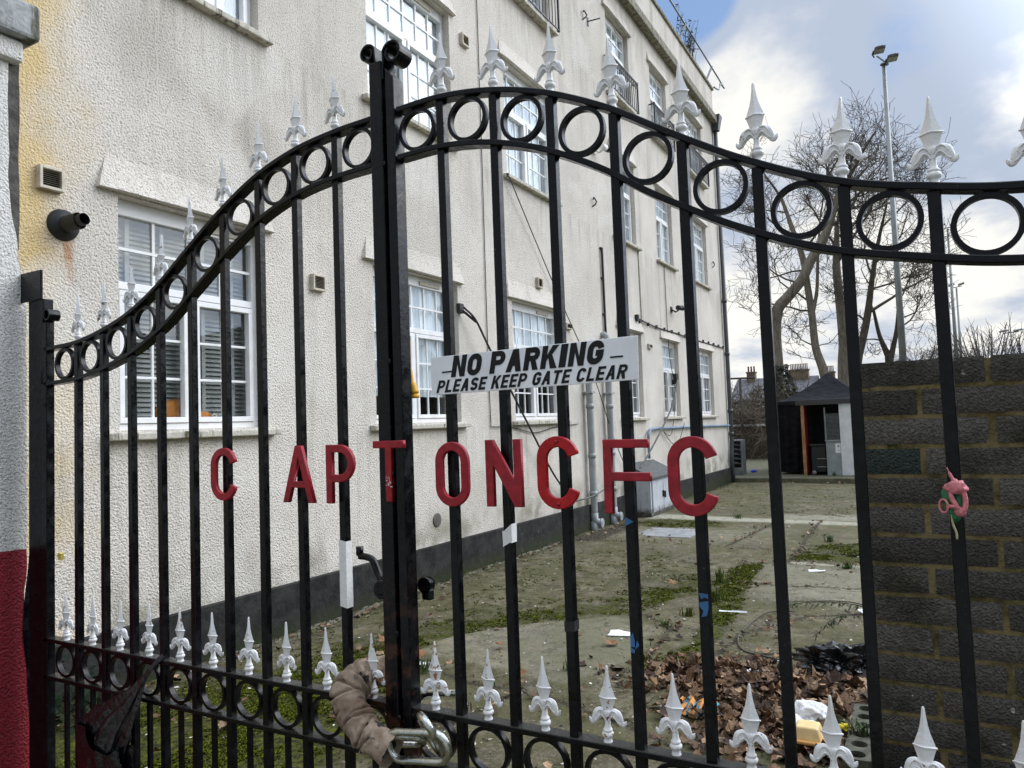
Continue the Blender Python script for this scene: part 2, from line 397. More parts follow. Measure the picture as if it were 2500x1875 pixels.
def mat_cloth(name, c0, c1):
    t = NT(name); P = t.pos(); n = t.noise(3., t.scl(P,(1.5,1.5,3.5)), 5)
    return t.set(t.mix(t.ramp(n,.3,.7), c0, c1), .85, normal=t.bump(n, .05), spec=.12)
M['tent'] = mat_cloth('black_canopy_cloth', (.013,.013,.016), (.022,.022,.027))
M['tent_wall'] = mat_cloth('black_tent_wall', (.007,.007,.009), (.013,.013,.016))
M['whitewash'] = plain('whitewashed_wall', (.72,.74,.75), .85, var=.08, scale=6)
M['door_grey'] = plain('grey_painted_board', (.27,.30,.31), .6, var=.12, scale=6)
M['timber'] = plain('raw_timber', (.34,.19,.085), .75, var=.3, scale=9)
M['door_red'] = plain('red_painted_board', (.26,.014,.010), .55, var=.15, scale=6)
M['dark'] = plain('dark_interior', (.010,.010,.011), .9)
M['cab'] = None
def mat_cab():
    t = NT('weathered_white_cabinet'); P = t.pos(); n = t.noise(5, t.scl(P,(3,3,.7)), 6,.7)
    c = t.mix(t.ramp(n,.5,.72), (.50,.53,.57), (.30,.30,.27)); x = t.xyz(P)
    c = t.mix(t.ramp(t.math('ADD', x[2], t.math('MULTIPLY', t.noise(9,P,5,.7), .35)), -1.30,-1.46), c, (.055,.05,.035))
    return t.set(c, .6, normal=t.bump(n,.01))
M['cab'] = mat_cab(); M['felt'] = plain('grey_roof_felt', (.10,.105,.10), .9, var=.25, scale=14, bump=.006)
M['slate'] = plain('slate_roof', (.11,.11,.12), .8, var=.25, scale=2); M['london'] = plain('sooty_stock_brick', (.15,.115,.075), .95, var=.35, scale=3)
M['pots'] = plain('clay_chimney_pot', (.17,.10,.06), .9); M['fencewood'] = plain('weathered_fence', (.145,.12,.085), .9, var=.35, scale=4)
M['white_plain'] = plain('white_plastic', (.80,.80,.79), .45, var=.06); M['blue'] = plain('blue_plastic', (.01,.06,.55), .4)
M['foam'] = plain('white_foam', (.82,.83,.84), .8, var=.05, bump=.01, bscale=70); M['box_orange'] = plain('tan_foam_food_box', (.66,.34,.10), .5, var=.12, scale=30)
M['holed'] = plain('mossy_grey_block', (.085,.087,.062), .95, var=.4, scale=18, bump=.006)
M['pink'] = plain('faded_pink_rubber', (.56,.17,.19), .5, var=.25, scale=60, bump=.002, bscale=250)
M['green'] = plain('green_rubber', (.01,.16,.055), .4, var=.3, scale=60); M['string'] = plain('pale_string', (.42,.38,.24), .8)
M['tape_white'] = plain('white_tape', (.74,.74,.73), .5, var=.05, bump=.002, bscale=120); M['tape_blue'] = plain('torn_blue_tape', (.035,.13,.30), .55)
M['yellow'] = plain('yellow_plastic', (.60,.33,.02), .4); M['grey_unit'] = plain('grey_metal_unit', (.16,.17,.175), .5)
M['kerb'] = mat_stone('mossy_kerb', (.09,.09,.055), (.16,.155,.105))

# ------------------------------------------------------------------ the setting
def ground_z(y): return -1.555-.0085*min(max(y,-6), 21)
def seg_dist(px, py, line):
    d = np.full(px.shape, 1e9)
    for (ax,ay),(bx,by) in zip(line, line[1:]):
        vx, vy = bx-ax, by-ay; t = np.clip(((px-ax)*vx+(py-ay)*vy)/(vx*vx+vy*vy), 0, 1)
        d = np.minimum(d, np.hypot(px-ax-t*vx, py-ay-t*vy))
    return d
def inside(px, py, poly):
    r = np.zeros(px.shape, bool); n = len(poly)
    for i in range(n):
        (x0,y0),(x1,y1) = poly[i-1], poly[i]
        c = ((y0 > py) != (y1 > py)); r ^= c & (px < (x1-x0)*(py-y0)/((y1-y0) or 1e-9)+x0)
    return r
def soft(px, py, poly, w):
    d = seg_dist(px, py, poly+[poly[0]]); s = np.where(inside(px,py,poly), d, -d); return np.clip(.5+s/w, 0, 1)
CRACKS = [[(-3.4,4.25),(-2.6,3.95),(-1.95,3.9),(-1.2,3.6),(-.4,3.5)], [(-1.7,4.5),(-1.74,5.2),(-1.79,5.55),(-2.25,6.0)], [(-1.60,4.4),(-1.35,4.9),(-.9,5.3),(-.3,5.4)],
          [(-1.35,4.9),(-1.25,5.6),(-.9,6.3),(-.3,6.6)], [(-1.83,7.4),(-1.2,7.3),(-.3,7.5)], [(-1.9,8.45),(-.4,8.6)], [(-4.4,9.4),(-2.9,9.6),(-.4,9.3)], [(-2.3,9.6),(-2.1,12.0)], [(-1.4,8.5),(-1.5,12.2)],
          [(-3.3,4.3),(-3.9,3.2),(-4.5,2.6)], [(-2.2,3.95),(-2.35,3.0),(-2.3,1.5)]]
def yard():
    xs = np.concatenate([np.arange(-4.6,-.0,.032), np.arange(0,3,.12)])
    ys = np.concatenate([np.arange(-1.5,2,.12), np.arange(2,9.5,.036), np.arange(9.5,20.2,.11)])
    X, Y = np.meshgrid(xs, ys); Z = -1.555-.0085*Y
    Z = Z + .012*np.sin(X*1.7+Y*.9)*np.cos(Y*1.1-X*.4) + .004*np.sin(X*9+Y*4)*np.sin(Y*7)
    moss = soft(X,Y,[(-4.6,1.9),(-4.6,8.4),(-3.0,9.2),(-1.9,8.2),(-1.84,7.3),(-2.2,6.0),(-2.55,5.65),(-2.85,5.35),(-3.25,4.85),(-3.3,4.3),(-2.9,3.7),(-2.35,3.3),(-2.35,1.8)], .25)*.37
    edge = [(-3.45,4.1),(-3.27,4.82),(-2.87,5.34),(-2.55,5.66),(-2.2,5.98),(-1.86,7.3)]
    moss += np.clip(1-seg_dist(X,Y,edge)/.62,0,1)*.34*(~inside(X,Y,[(-3.28,4.35),(-3.25,4.8),(-2.85,5.3),(-2.3,5.7),(-1.85,5.5),(-1.78,4.6),(-2.0,4.1)]))
    moss += soft(X,Y,[(-4.2,2.1),(-3.9,3.6),(-3.1,3.8),(-2.5,3.1),(-2.4,1.8)], .5)*.42
    moss = np.maximum(moss, soft(X,Y,[(-1.75,4.5),(-1.55,5.2),(-1.75,6.5),(-1.95,8.3),(-1.62,8.5),(-1.5,7.2),(-1.35,5.6),(-1.42,4.8)], .16)*.72)
    moss = np.maximum(moss, soft(X,Y,[(-1.5,8.7),(-1.35,10.2),(-.5,10.3),(-.4,8.7)], .5)*.66)
    moss = np.maximum(moss, soft(X,Y,[(-4.4,10.9),(-4.1,12.0),(-2.9,12.0),(-2.6,11.2)], .3)*.62)
    moss = np.maximum(moss, soft(X,Y,[(-4.5,12.6),(-4.5,19.6),(-.3,19.6),(-.3,12.6)], .8)*.36)
    moss = np.maximum(moss, .55*np.clip(1-(np.abs(X+4.5))/.35,0,1))
    pale = soft(X,Y,[(-4.2,12.0),(-4.1,12.55),(-2.2,12.45),(-.3,12.2),(-.3,11.85),(-2.5,12.0)], .12)*.95
    pale = np.maximum(pale, soft(X,Y,[(-1.5,8.45),(-1.5,8.66),(-.4,8.72),(-.4,8.5)], .07)*.8)
    pale = np.maximum(pale, soft(X,Y,[(-2.2,12.5),(-2.2,13.2),(-.4,13.1),(-.4,12.3)], .3)*.55)
    pale = np.maximum(pale, soft(X,Y,[(-1.3,6.9),(-1.7,8.4),(-.3,8.4),(-.3,6.6)], .4)*.34)
    pale = np.maximum(pale, soft(X,Y,[(-3.28,4.35),(-3.25,4.8),(-2.85,5.3),(-2.3,5.7),(-1.85,5.5),(-1.78,4.6),(-2.0,4.1)], .06)*.22)
    pale = np.maximum(pale, soft(X,Y,[(-4.5,9.9),(-2.3,9.9),(-1.7,11.2),(-4.3,11)], .5)*.20)
    slab = soft(X,Y,[(-3.28,4.35),(-3.25,4.8),(-2.85,5.3),(-2.3,5.7),(-2.0,5.95),(-1.82,5.6),(-1.78,4.6),(-2.0,4.05)], .05)
    slab = np.maximum(slab, soft(X,Y,[(-1.55,5.5),(-1.58,8.4),(-.3,8.55),(-.3,5.4)], .05)); Z = Z+.016*slab
    crack = np.zeros(X.shape)
    for l in CRACKS: crack = np.maximum(crack, np.clip(1.05-seg_dist(X,Y,l)/.085, 0, 1)*.80)
    crack = np.maximum(crack, soft(X,Y,[(-1.75,4.4),(-1.3,4.9),(-.3,5.2),(-.3,3.5),(-.9,3.5)], .5)*.62)     # leaf mould below the leaf heap
    crack = np.maximum(crack, soft(X,Y,[(-4.5,9.2),(-4.45,12.1),(-3.9,11.2),(-3.85,9.4)], .4)*.8)
    crack = np.maximum(crack, .60*np.clip(1-(np.abs(X+4.42))/.22,0,1)*(Y<9.5))
    crack = np.maximum(crack, np.clip(1-np.abs(Y-19.62)/.25,0,1)*.62)
    yard.f = (X,Y,Z,moss,crack)
    n0, n1 = X.shape; idx = np.arange(n0*n1).reshape(n0,n1)
    f = np.stack([idx[:-1,:-1],idx[:-1,1:],idx[1:,1:],idx[1:,:-1]],-1).reshape(-1,4)
    me = bpy.data.meshes.new('yard_ground'); me.from_pydata(np.stack([X,Y,Z],-1).reshape(-1,3).tolist(), [], f.tolist())
    at = me.attributes.new('yard','FLOAT_COLOR','POINT')
    at.data.foreach_set('color', np.stack([moss,pale,crack,np.ones(X.shape)],-1).ravel())
    me.polygons.foreach_set('use_smooth', [True]*len(me.polygons)); me.materials.append(M['ground'])
    o = link('yard_ground', me, (0,0,0)); o['kind'] = 'structure'
    return o
yard()
def strew(weight, n, fn):
    X,Y,Z = yard.f[:3]; w = weight*(Y>2)*(X<-.1); w = (w/w.sum()).ravel(); ii = rng.choice(w.size, n, p=w)
    for k in ii: fn(float(X.ravel()[k])+random.uniform(-.04,.04), float(Y.ravel()[k])+random.uniform(-.04,.04), float(Z.ravel()[k]))
mt = MB()
def moss_tuft(x,y,z):
    if mnoise.noise(Vector((x*2.6,y*2.6,4)))+.5*mnoise.noise(Vector((x*7,y*7,1))) < -.02: return
    c0 = random.uniform(.5,1.5); col = (.085*c0,.100*c0,.010)
    for k in range(3):
        a = random.uniform(0,6.28); l = random.uniform(.010,.022); h = random.uniform(.004,.015)
        mt.add([(x,y,z-.002),(x+l*math.cos(a-.4),y+l*math.sin(a-.4),z+h),(x+l*1.2*math.cos(a),y+l*1.2*math.sin(a),z+h*.4),(x+l*math.cos(a+.4),y+l*math.sin(a+.4),z+h)],[(0,1,2),(0,2,3)],False,col)
strew(np.clip(yard.f[3]-.34,0,1)**1.2*np.where(yard.f[1]<9,1,1.5), 15000, moss_tuft)
gt = MB()
def grit(x,y,z):
    s_ = random.uniform(.004,.013); a = random.uniform(0,6.28); g_ = random.choice((.02,.03,.05,.10,.17,.30)); col = (g_*1.1,g_*.92,g_*.68)
    gt.add([(x+s_*math.cos(a+b)*r,y+s_*math.sin(a+b)*r,z+.003+random.uniform(0,.007)) for b,r in ((0,1),(1.6,.5),(3.1,1.1),(4.6,.6))],[(0,1,2,3)],False,col)
strew(.16+yard.f[4]*1.6, 11000, grit)
g = MB(); g.add([(-600,-60,-1.80),(600,-60,-1.80),(600,700,-1.80),(-600,700,-1.80)], [(0,1,2,3)])
tag(mt.build('moss', mat_tint('moss_leaf', .9, 0, 60, .3, 30, .1), None), 'bright green moss growing in clumps on the concrete', 'moss', None, 'stuff')
tag(gt.build('grit', mat_tint('grit', .9, 0, 60, .2, 40, .1), None), 'dark grit and crumbs of leaf strewn over the yard', 'grit', None, 'stuff')
far = g.build('far_ground', plain('rough_far_ground', (.13,.125,.07), .95, var=.35, scale=.6)); far['kind'] = 'structure'
pv = MB(); pv.box(-12,3,-6,-1.5,-1.75,-1.56); o = pv.build('pavement', M['coping']); o['kind'] = 'structure'
# raised slab at the end of the yard
s = MB(); s.box(-9,3.2,19.75,30,-1.79,-1.605); o = s.build('raised_slab', M['kerb'], bevel=.02); o['kind'] = 'structure'
# inspection cover let into the concrete
s = MB(); s.box(-3.72,-2.93,10.12,10.92,-1.72,-1.638); tag(s.build('manhole_cover', plain('pale_cover', (.27,.28,.28), .8, var=.25, scale=12), bevel=.008), 'pale grey rectangular inspection cover set in the yard concrete', 'manhole cover')

# ------------------------------------------------------------------ the building
XF = -4.53; Y1 = 19.85; Y0 = -1.5
bld = thing('rendered_building', (XF-5, 9, -1.7), 'long three storey cream roughcast building with white gridded windows and black plinth', 'building')
COLS = [(2.94,4.15,2,0), (5.50,6.97,3,1), (8.23,9.67,3,2), (12.03,13.17,2,3), (14.43,15.52,2,4), (16.97,18.42,3,5)]
ROWS = [(.05,1.60), (3.22,4.75), (5.78,7.28)]
OPEN = [(a,b,z0,z1) for z0,z1 in ROWS for a,b,_,_ in COLS]
ZB, ZT = -1.22, 7.80
def wall_front():
    m = MB()
    ys = sorted({Y0,Y1}|{v for o in OPEN for v in o[:2]}); zs = sorted({ZB,ZT}|{v for o in OPEN for v in o[2:]})
    V = {}
    def vid(y,z):
        if (y,z) not in V: V[(y,z)] = len(m.v); m.v.append((XF,y,z if z != ZB else -1.18-.0085*(y-1)))
        return V[(y,z)]
    for ya,yb in zip(ys,ys[1:]):
        for za,zb in zip(zs,zs[1:]):
            if any(o[0] <= ya and yb <= o[1] and o[2] <= za and zb <= o[3] for o in OPEN): continue
            m.f.append((vid(ya,za),vid(yb,za),vid(yb,zb),vid(ya,zb))); m.sm.append(False); m.c.append(None)
    D = XF-.20
    for a,b,c,d in OPEN:                       # reveals
        m.add([(XF,a,c),(XF,a,d),(D,a,d),(D,a,c)], [(0,1,2,3)]); m.add([(XF,b,c),(D,b,c),(D,b,d),(XF,b,d)], [(0,1,2,3)])
        m.add([(XF,a,d),(XF,b,d),(D,b,d),(D,a,d)], [(0,1,2,3)]); m.add([(XF,a,c),(D,a,c),(D,b,c),(XF,b,c)], [(0,1,2,3)])
    XB = -15
    m.add([(XF,Y1,-1.8),(XB,Y1,-1.8),(XB,Y1,ZT),(XF,Y1,ZT)], [(0,1,2,3)])
    m.add([(XF,Y0,-1.8),(XF,Y0,ZT),(XB,Y0,ZT),(XB,Y0,-1.8)], [(0,1,2,3)])
    m.add([(XB,Y0,-1.8),(XB,Y0,ZT),(XB,Y1,ZT),(XB,Y1,-1.8)], [(0,1,2,3)])
    return m.build('wall', M['facade'], bld)
wall_front()
m = MB(); m.add([(XF+.045,Y0,-1.8),(XF+.045,Y1+.045,-1.9),(XF+.045,Y1+.045,-1.34),(XF+.045,Y0,-1.16),(XF-.1,Y0,-1.8),(XF-.1,Y1+.045,-1.9),(XF-.1,Y1+.045,-1.325),(XF-.1,Y0,-1.145)],
                 [(0,1,2,3),(3,2,6,7),(1,5,6,2),(0,3,7,4)]); m.build('plinth', M['plinth'], bld)
# parapet, cornice, roof
m = MB(); m.box(XF-.3,XF+.004,Y0,Y1+.004,7.99,8.80); m.box(-15,XF-.3,Y1-.3,Y1+.004,7.99,8.80); m.build('parapet', M['facade'], bld)
m = MB(); m.box(XF-.2,XF+.16,Y0,Y1+.16,7.80,7.985); m.build('cornice', M['cornice'], bld, bevel=.015)
m = MB(); m.box(XF-.34,XF+.05,Y0,Y1+.05,8.803,8.88); m.build('coping', M['cornice'], bld, bevel=.012)
m = MB(); m.box(-15,XF-.2,Y0,Y1-.01,7.75,7.795); m.build('roof', M['felt'], bld)
m = MB(); m.tube(catmull([(XF+.1,6,9.33),(XF+.1,12,9.33),(XF+.1,20.3,9.30),(XF+.1,20.5,9.22),(XF+.1,20.3,8.98),(XF+.06,19.9,8.9)],5), .022, 8)
for y in (10.5,13.8,17.0,19.5): m.bar((XF-.05,y-.1,8.85),(XF+.1,y+.1,9.33),.07,.03)
m.build('roof_rail', M['galv'], bld)

def window(y0,y1,z0,z1,nc,row,ci):
    xw = XF-.085                                  # face of the frame
    fr = MB(); w = .046
    fr.box(xw-.06,xw,y0,y1,z0,z0+w); fr.box(xw-.06,xw,y0,y1,z1-w-.06,z1); fr.box(xw-.06,xw,y0,y0+w,z0+w,z1-w-.06); fr.box(xw-.06,xw,y1-w,y1,z0+w,z1-w-.06)
    zt = z0+(z1-z0)*.625; ym = (y0+y1)/2
    fr.box(xw-.06,xw+.004,y0+w,y1-w,zt-.026,zt+.026)
    fr.box(xw-.058,xw+.002,ym-.025,ym+.025,z0+w,zt-.03)
    f = fr.build('window', M['upvc'], bld, bevel=.004, seg=1)
    zi1 = z1-w-.06
    for a,b in ((y0+w,ym-.025),(ym+.025,y1-w)):
        s = MB(); q = .042; c,d = z0+w, zt-.03; x1 = xw+.014
        s.box(xw-.04,x1,a+.003,b-.003,c+.003,c+q); s.box(xw-.04,x1,a+.003,b-.003,d-q,d-.003); s.box(xw-.04,x1,a+.003,a+q,c+q,d-q); s.box(xw-.04,x1,b-q,b-.003,c+q,d-q)
        gx0,gx1 = xw-.038,xw-.018
        for k in range(1,nc): yy = a+q+(b-a-2*q)*k/nc; s.box(gx0,gx1,yy-.009,yy+.009,c+q,d-q)
        for k in range(1,3):
            zz = c+q+(d-c-2*q)*k/3; s.box(gx0+.002,gx1+.002,a+q,b-q,zz-.009,zz+.009)
        s.build('sash', M['upvc'], f, bevel=.003, seg=1)
    s = MB(); n = 2*nc; gx0,gx1 = xw-.038,xw-.018
    for k in range(1,n): yy = y0+w+(y1-y0-2*w)*k/n; s.box(gx0,gx1,yy-.010,yy+.010,zt+.03,zi1)
    zz = (zt+.03+zi1)/2; s.box(gx0+.002,gx1+.002,y0+w,y1-w,zz-.010,zz+.010)
    s.build('glazing_bars', M['upvc'], f)
    gl = MB(); gl.box(xw-.034,xw-.030,y0+.02,y1-.02,z0+.02,z1-.06); gl.build('glass', M['glass'], f)
    # trickle vent under the head, stone sill, flared render hood
    v = MB(); v.box(xw+.001,xw+.018,ym+.12,ym+.12+min(.36,(y1-ym)-.16),z1-.085,z1-.045); v.build('trickle_vent', M['vent'], f, bevel=.004)
    sl = MB(); e = .095; px = XF+(.075 if row < 2 else .12)
    sl.add([(XF-.09,y0-e,z0),(px,y0-e,z0-.015),(px,y1+e,z0-.015),(XF-.09,y1+e,z0),(XF-.09,y0-e,z0-.062),(px,y0-e,z0-.062),(px,y1+e,z0-.062),(XF-.09,y1+e,z0-.062)],
           [(0,1,2,3),(7,6,5,4),(0,4,5,1),(1,5,6,2),(2,6,7,3),(3,7,4,0)])
    sl.build('sill', M['sill'], f, bevel=.008)
    h = MB(); b0,b1 = y0-.15,y1+.10; zb = z1+.012; ht = .24
    prof = [(XF+.062,zb),(XF+.055,zb+.02),(XF+.032,zb+.09),(XF+.012,zb+.17),(XF-.002,zb+ht)]
    ny = 10; vs = []; fs = []
    for i in range(ny+1):
        y = b0+(b1-b0)*i/ny; k = 1. if 0 < i < ny else .75
        y_ = lambda z: y+(.07*(z-zb)/ht*(1 if i == 0 else -1 if i == ny else 0))
        vs += [(XF+(x-XF)*k,y_(z),z) for x,z in prof]+[(XF-.03,y,zb)]
    for i in range(ny):
        for j in range(4): fs.append((i*6+j,(i+1)*6+j,(i+1)*6+j+1,i*6+j+1))
        fs.append((i*6+5,(i+1)*6+5,(i+1)*6,i*6))
    fs += [(0,1,2,3,4,5),tuple(ny*6+k for k in (5,4,3,2,1,0))]
    h.add(vs,fs,False); h.build('hood', M['facade'], f)
    # what hangs behind the glass
    c = MB(); xc = XF-(.19 if (row,ci) == (0,0) else .165)
    if (row,ci) == (0,0):
        z = z0+.03
        while z < z1-.03:
            c.add([(xc-.018,y0-.1,z+.043),(xc+.009,y0-.1,z),(xc+.009,y1+.1,z),(xc-.018,y1+.1,z+.043)], [(0,1,2,3)]); z += .034
        for yy in (y0+.17,ym-.17,ym+.17,y1-.17): c.box(xc+.020,xc+.023,yy-.016,yy+.016,z0,z1)
        c.build('blind', M['blind'], f)
    else:
        n = 40; vs = []; lo = z0+.02
        if row == 0 : lo = z0+(z1-z0)*(.18 if ci == 1 else .55)
        for i in range(n+1):
            y = y0-.1+(y1-y0+.2)*i/n; x = xc+.022*math.sin(i*1.5+ci)+.01*math.sin(i*.7)
            vs += [(x,y,lo),(x,y,z1+.05)]
        c.add(vs, [(2*i,2*i+2,2*i+3,2*i+1) for i in range(n)], True)
        c.build('curtain', M['curtain'], f)
    r = MB(); xr = XF-.9                         # the room behind
    r.add([(xr,y0-.4,z0-.2),(xr,y1+.4,z0-.2),(xr,y1+.4,z1+.2),(xr,y0-.4,z1+.2)], [(0,1,2,3)]); r.build('room_wall', M['dim_curtain'], f)
    if row == 2:                                 # Juliet rail
        b = MB(); xr = XF+.115; ya,yb = y0-.13,y1+.12; za,zb = z0+.02,z0+.60
        b.box(xr-.012,xr+.012,ya,yb,zb-.02,zb); b.box(xr-.008,xr+.008,ya,yb,zb-.115,zb-.10); b.box(xr-.008,xr+.008,ya,yb,za,za+.018)
        n = int((yb-ya)/.10)
        for k in range(n+1):
            y = ya+(yb-ya)*k/n; b.box(xr-.006,xr+.006,y-.006,y+.006,za+.018,zb-.02)
            if k < n and (ci,row) : b.tube([(xr,y+(yb-ya)/n/2+.034*math.cos(a),zb-.06+.034*math.sin(a)) for a in np.linspace(0,2*PI,10)[:-1]], .006, 4, closed=True)
        for y in (ya,yb):
            b.box(XF-.01,xr,y-.012,y+.012,zb-.02,zb-.001); b.box(XF-.01,xr,y-.012,y+.012,za+.001,za+.018)
            b.box(xr-.014,xr+.014,y-.014,y+.014,za-.01,zb+.02)
        b.build('railing', M['iron'], bld)
for ri,(z0,z1) in enumerate(ROWS):
    for a,b,nc,ci in COLS: window(a,b,z0,z1,nc,ri,ci)

def vent(y,z,w,h,mat='vent'):
    v = MB(); x = XF; d = .045
    v.box(x,x+d,y-w/2,y-w/2+.018,z-h/2,z+h/2); v.box(x,x+d,y+w/2-.018,y+w/2,z-h/2,z+h/2); v.box(x,x+d,y-w/2+.018,y+w/2-.018,z-h/2,z-h/2+.018); v.box(x,x+d,y-w/2+.018,y+w/2-.018,z+h/2-.018,z+h/2)
    o = v.build('air_vent', M[mat], bld, bevel=.003)
    k = MB(); n = 8
    for i in range(n):
        zz = z-h/2+.022+(h-.044)*i/n
        k.add([(x+.006,y-w/2+.015,zz+.012),(x+.034,y-w/2+.015,zz),(x+.034,y+w/2-.015,zz),(x+.006,y+w/2-.015,zz+.012)], [(0,1,2,3)])
    k.build('louvres', M[mat], o)
    k = MB(); k.box(x,x+.006,y-w/2+.01,y+w/2-.01,z-h/2+.01,z+h/2-.01); k.build('duct_mouth', M['dark'], o)
for a in ((2.50,1.575,.145,.14),(4.74,1.28,.15,.14),(7.27,4.56,.15,.14),(9.0,1.92,.14,.14),(12.29,1.86,.14,.14),(9.9,1.41,.2,.09),(13.6,1.39,.2,.09)): vent(*a)
# boiler flue
f = MB(); c = (XF,2.585,1.315)
f.lathe([(.098,.0),(.095,.012),(.085,.028),(.060,.045),(.056,.05)], c, 28, 'x'); f.build('flue', M['pvc_black'], bld)
f2 = MB(); f2.tube([(XF+.03,2.585,1.315),(XF+.10,2.585,1.315),(XF+.15,2.60,1.322)], [.052,.052,.05], 20, caps=False); f2.tube([(XF+.11,2.585,1.315),(XF+.20,2.60,1.325)], .036, 20, caps=False); f2.lathe([(.05,0),(.05,.004)], (XF+.10,2.585,1.315), 20, 'x'); f2.build('flue_pipe', M['pvc_black'], bld)
# drain pipes
def drain(y, ztop):
    p = MB(); x = XF+.085
    p.tube([(XF-.02,y,ztop),(XF+.05,y,ztop),(x,y,ztop-.03),(x,y,ztop-.09),(x,y,-.6),(x,y,-1.40)], .052, 14, caps=False)
    for z in (.2,-.55,-1.12): p.tube([(x,y,z),(x,y,z+.07)], .061, 14)
    p.tube([(x,y,-1.38),(x+.005,y,-1.50),(x+.10,y+.04,-1.53)], [.058,.064,.06], 14); p.lathe([(.07,0),(.07,.022)], (x+.09,y+.04,-1.53), 16, 'x')
    p.box(XF+.001,x+.07,y-.075,y+.075,.43,.455); p.tube([(x,y,-1.5),(x,y,-1.75)], .062, 14)
    return p.build('drain_pipe', M['pvc_grey'], bld)
drain(10.42,1.02); drain(11.22,1.40)
# dark rainwater pipe on the corner
p = MB(); x = XF+.075; y = 19.74
p.tube([(x,y,7.75),(x,y,-.5),(x,y+.03,-.62),(x,y-.10,-.98),(x,y-.10,-1.30),(x,y-.04,-1.45),(x,y-.04,-1.74)], .055, 12)
for z in (5.2,3.0,1.6,.1,-.5): p.tube([(x,y,z),(x,y,z+.09)], .066, 12); 
p.add([(x-.07,y-.09,7.62),(x+.09,y-.09,7.62),(x+.09,y+.09,7.62),(x-.07,y+.09,7.62),(x-.1,y-.15,8.02),(x+.16,y-.15,8.02),(x+.16,y+.15,8.02),(x-.1,y+.15,8.02)], [(3,2,1,0),(4,5,6,7),(0,1,5,4),(1,2,6,5),(2,3,7,6),(3,0,4,7)])
p.build('downpipe', plain('dark_grey_downpipe', (.06,.066,.07), .45, var=.2), bld)
# conduits and cables pinned to the render
def wire(name, pts, r, mat, n=6, sm=5): 
    w = MB(); w.tube(catmull([(XF+d,y,z) for y,z,d in pts],sm), r, n); return w.build(name, M[mat], bld)
wire('conduit', [(11.33,2.86,.03),(11.33,2.2,.03),(11.335,1.42,.03)], .022, 'cable')
for z in (2.85,2.35,1.75):
    w = MB(); w.box(XF,XF+.035,11.29,11.37,z-.012,z+.012); w.build('conduit_clip', M['cable'], bld)
wire('wall_cable', [(12.91,1.86,.03),(14,1.80,.025),(15.2,1.80,.025),(17,1.78,.025),(19.6,1.79,.025)], .014, 'cable')
for k in range(14):
    y = 13.05+.5*k; w = MB(); w.box(XF,XF+.045,y-.012,y+.012,1.775,1.84); w.build('cable_clip', M['cable'], bld)
w = MB(); w.box(XF,XF+.06,12.87,12.95,1.80,1.92); w.build('cable_box', M['cable'], bld)
wire('blue_conduit', [(13.14,-.72,.06),(13.14,-.36,.06),(13.22,-.24,.06),(13.5,-.185,.05),(15,-.19,.05),(17.5,-.21,.05),(19.7,-.235,.05)], .026, 'blue_pipe', 8)
wire('hanging_cable', [(8.13,3.19,.07),(8.8,2.55,.05),(9.6,1.75,.05),(10.6,.70,.09),(11.3,-.20,.08),(11.9,-.75,.04)], .007, 'cable')
wire('hanging_cable', [(7.60,7.5,.012),(7.60,4.2,.012),(7.575,1.0,.012),(7.585,-.02,.012)], .006, 'cable')
wire('hanging_cable', [(7.585,-.02,.02),(8.1,-.04,.02),(8.7,-.12,.02),(9.3,-.06,.02),(10.1,-.03,.02)], .006, 'cable')
wire('hanging_cable', [(13.2,3.15,.012),(13.22,1.6,.012)], .012, 'vent')
wire('hanging_cable', [(14.75,3.15,.02),(14.80,1.4,.02),(14.9,.55,.08),(14.6,-.3,.05),(14.1,-.25,.05),(14.9,-.55,.05),(15.4,-.1,.1)], .007, 'cable')
wire('hanging_cable', [(6.97,1.33,.08),(7.15,1.20,.12),(7.45,.86,.13),(8.3,.02,.12),(9.0,-.65,.10),(9.6,-1.08,.08)], .013, 'cable')
wire('hanging_cable', [(15.0,.78,.10),(14.5,.25,.12),(13.6,-.25,.14),(12.7,-.68,.16),(12.2,-.85,.2)], .016, 'rope')
wire('hanging_cable', [(9.7,-1.14,.05),(10.3,-1.10,.16),(11,-.98,.16),(11.6,-.92,.05)], .012, 'rope')
w = MB(); w.box(XF,XF+.05,6.93,7.02,1.27,1.38); w.tube([(XF+.03,6.98,1.32),(XF+.12,7.16,1.18)], .016, 8); w.build('cable_bracket', M['cable'], bld, bevel=.006)
w = MB(); w.box(XF+.05,XF+.12,14.9,15.05,.8,.92); w.box(XF,XF+.1,14.95,15.0,.70,.8); w.build('cable_bracket', M['cable'], bld, bevel=.006)
w = MB()
for y,z in ((11.0,6.68),(11.07,3.58),(18.9,3.9)): w.tube([(XF,y,z-.09),(XF+.05,y,z-.07),(XF+.05,y+.07,z),(XF+.03,y,z+.06),(XF+.04,y-.05,z+.01)], .013, 6)
w.bar((XF,11.2,6.65),(XF+.22,11.22,6.65),.015); w.box(XF,XF+.012,11.18,11.24,6.58,6.72); w.build('wall_hook', M['iron'], bld)
w = MB(); w.lathe([(.058,-.06),(.058,.004),(.072,.004),(.072,.010),(.058,.010)], (XF,6.43,-.97), 20, 'x'); w.build('drain_hole', plain('grey_hole_liner',(.13,.125,.11),.9), bld)
w = MB(); w.lathe([(.055,0),(.055,.003)], (XF+.009,6.43,-.97), 20, 'x'); w.build('hole_shade_disc', plain('hole_shade_disc',(.10,.095,.085),.95), bld)  # dark disc over the uncut hole, its inner shade put into the colour
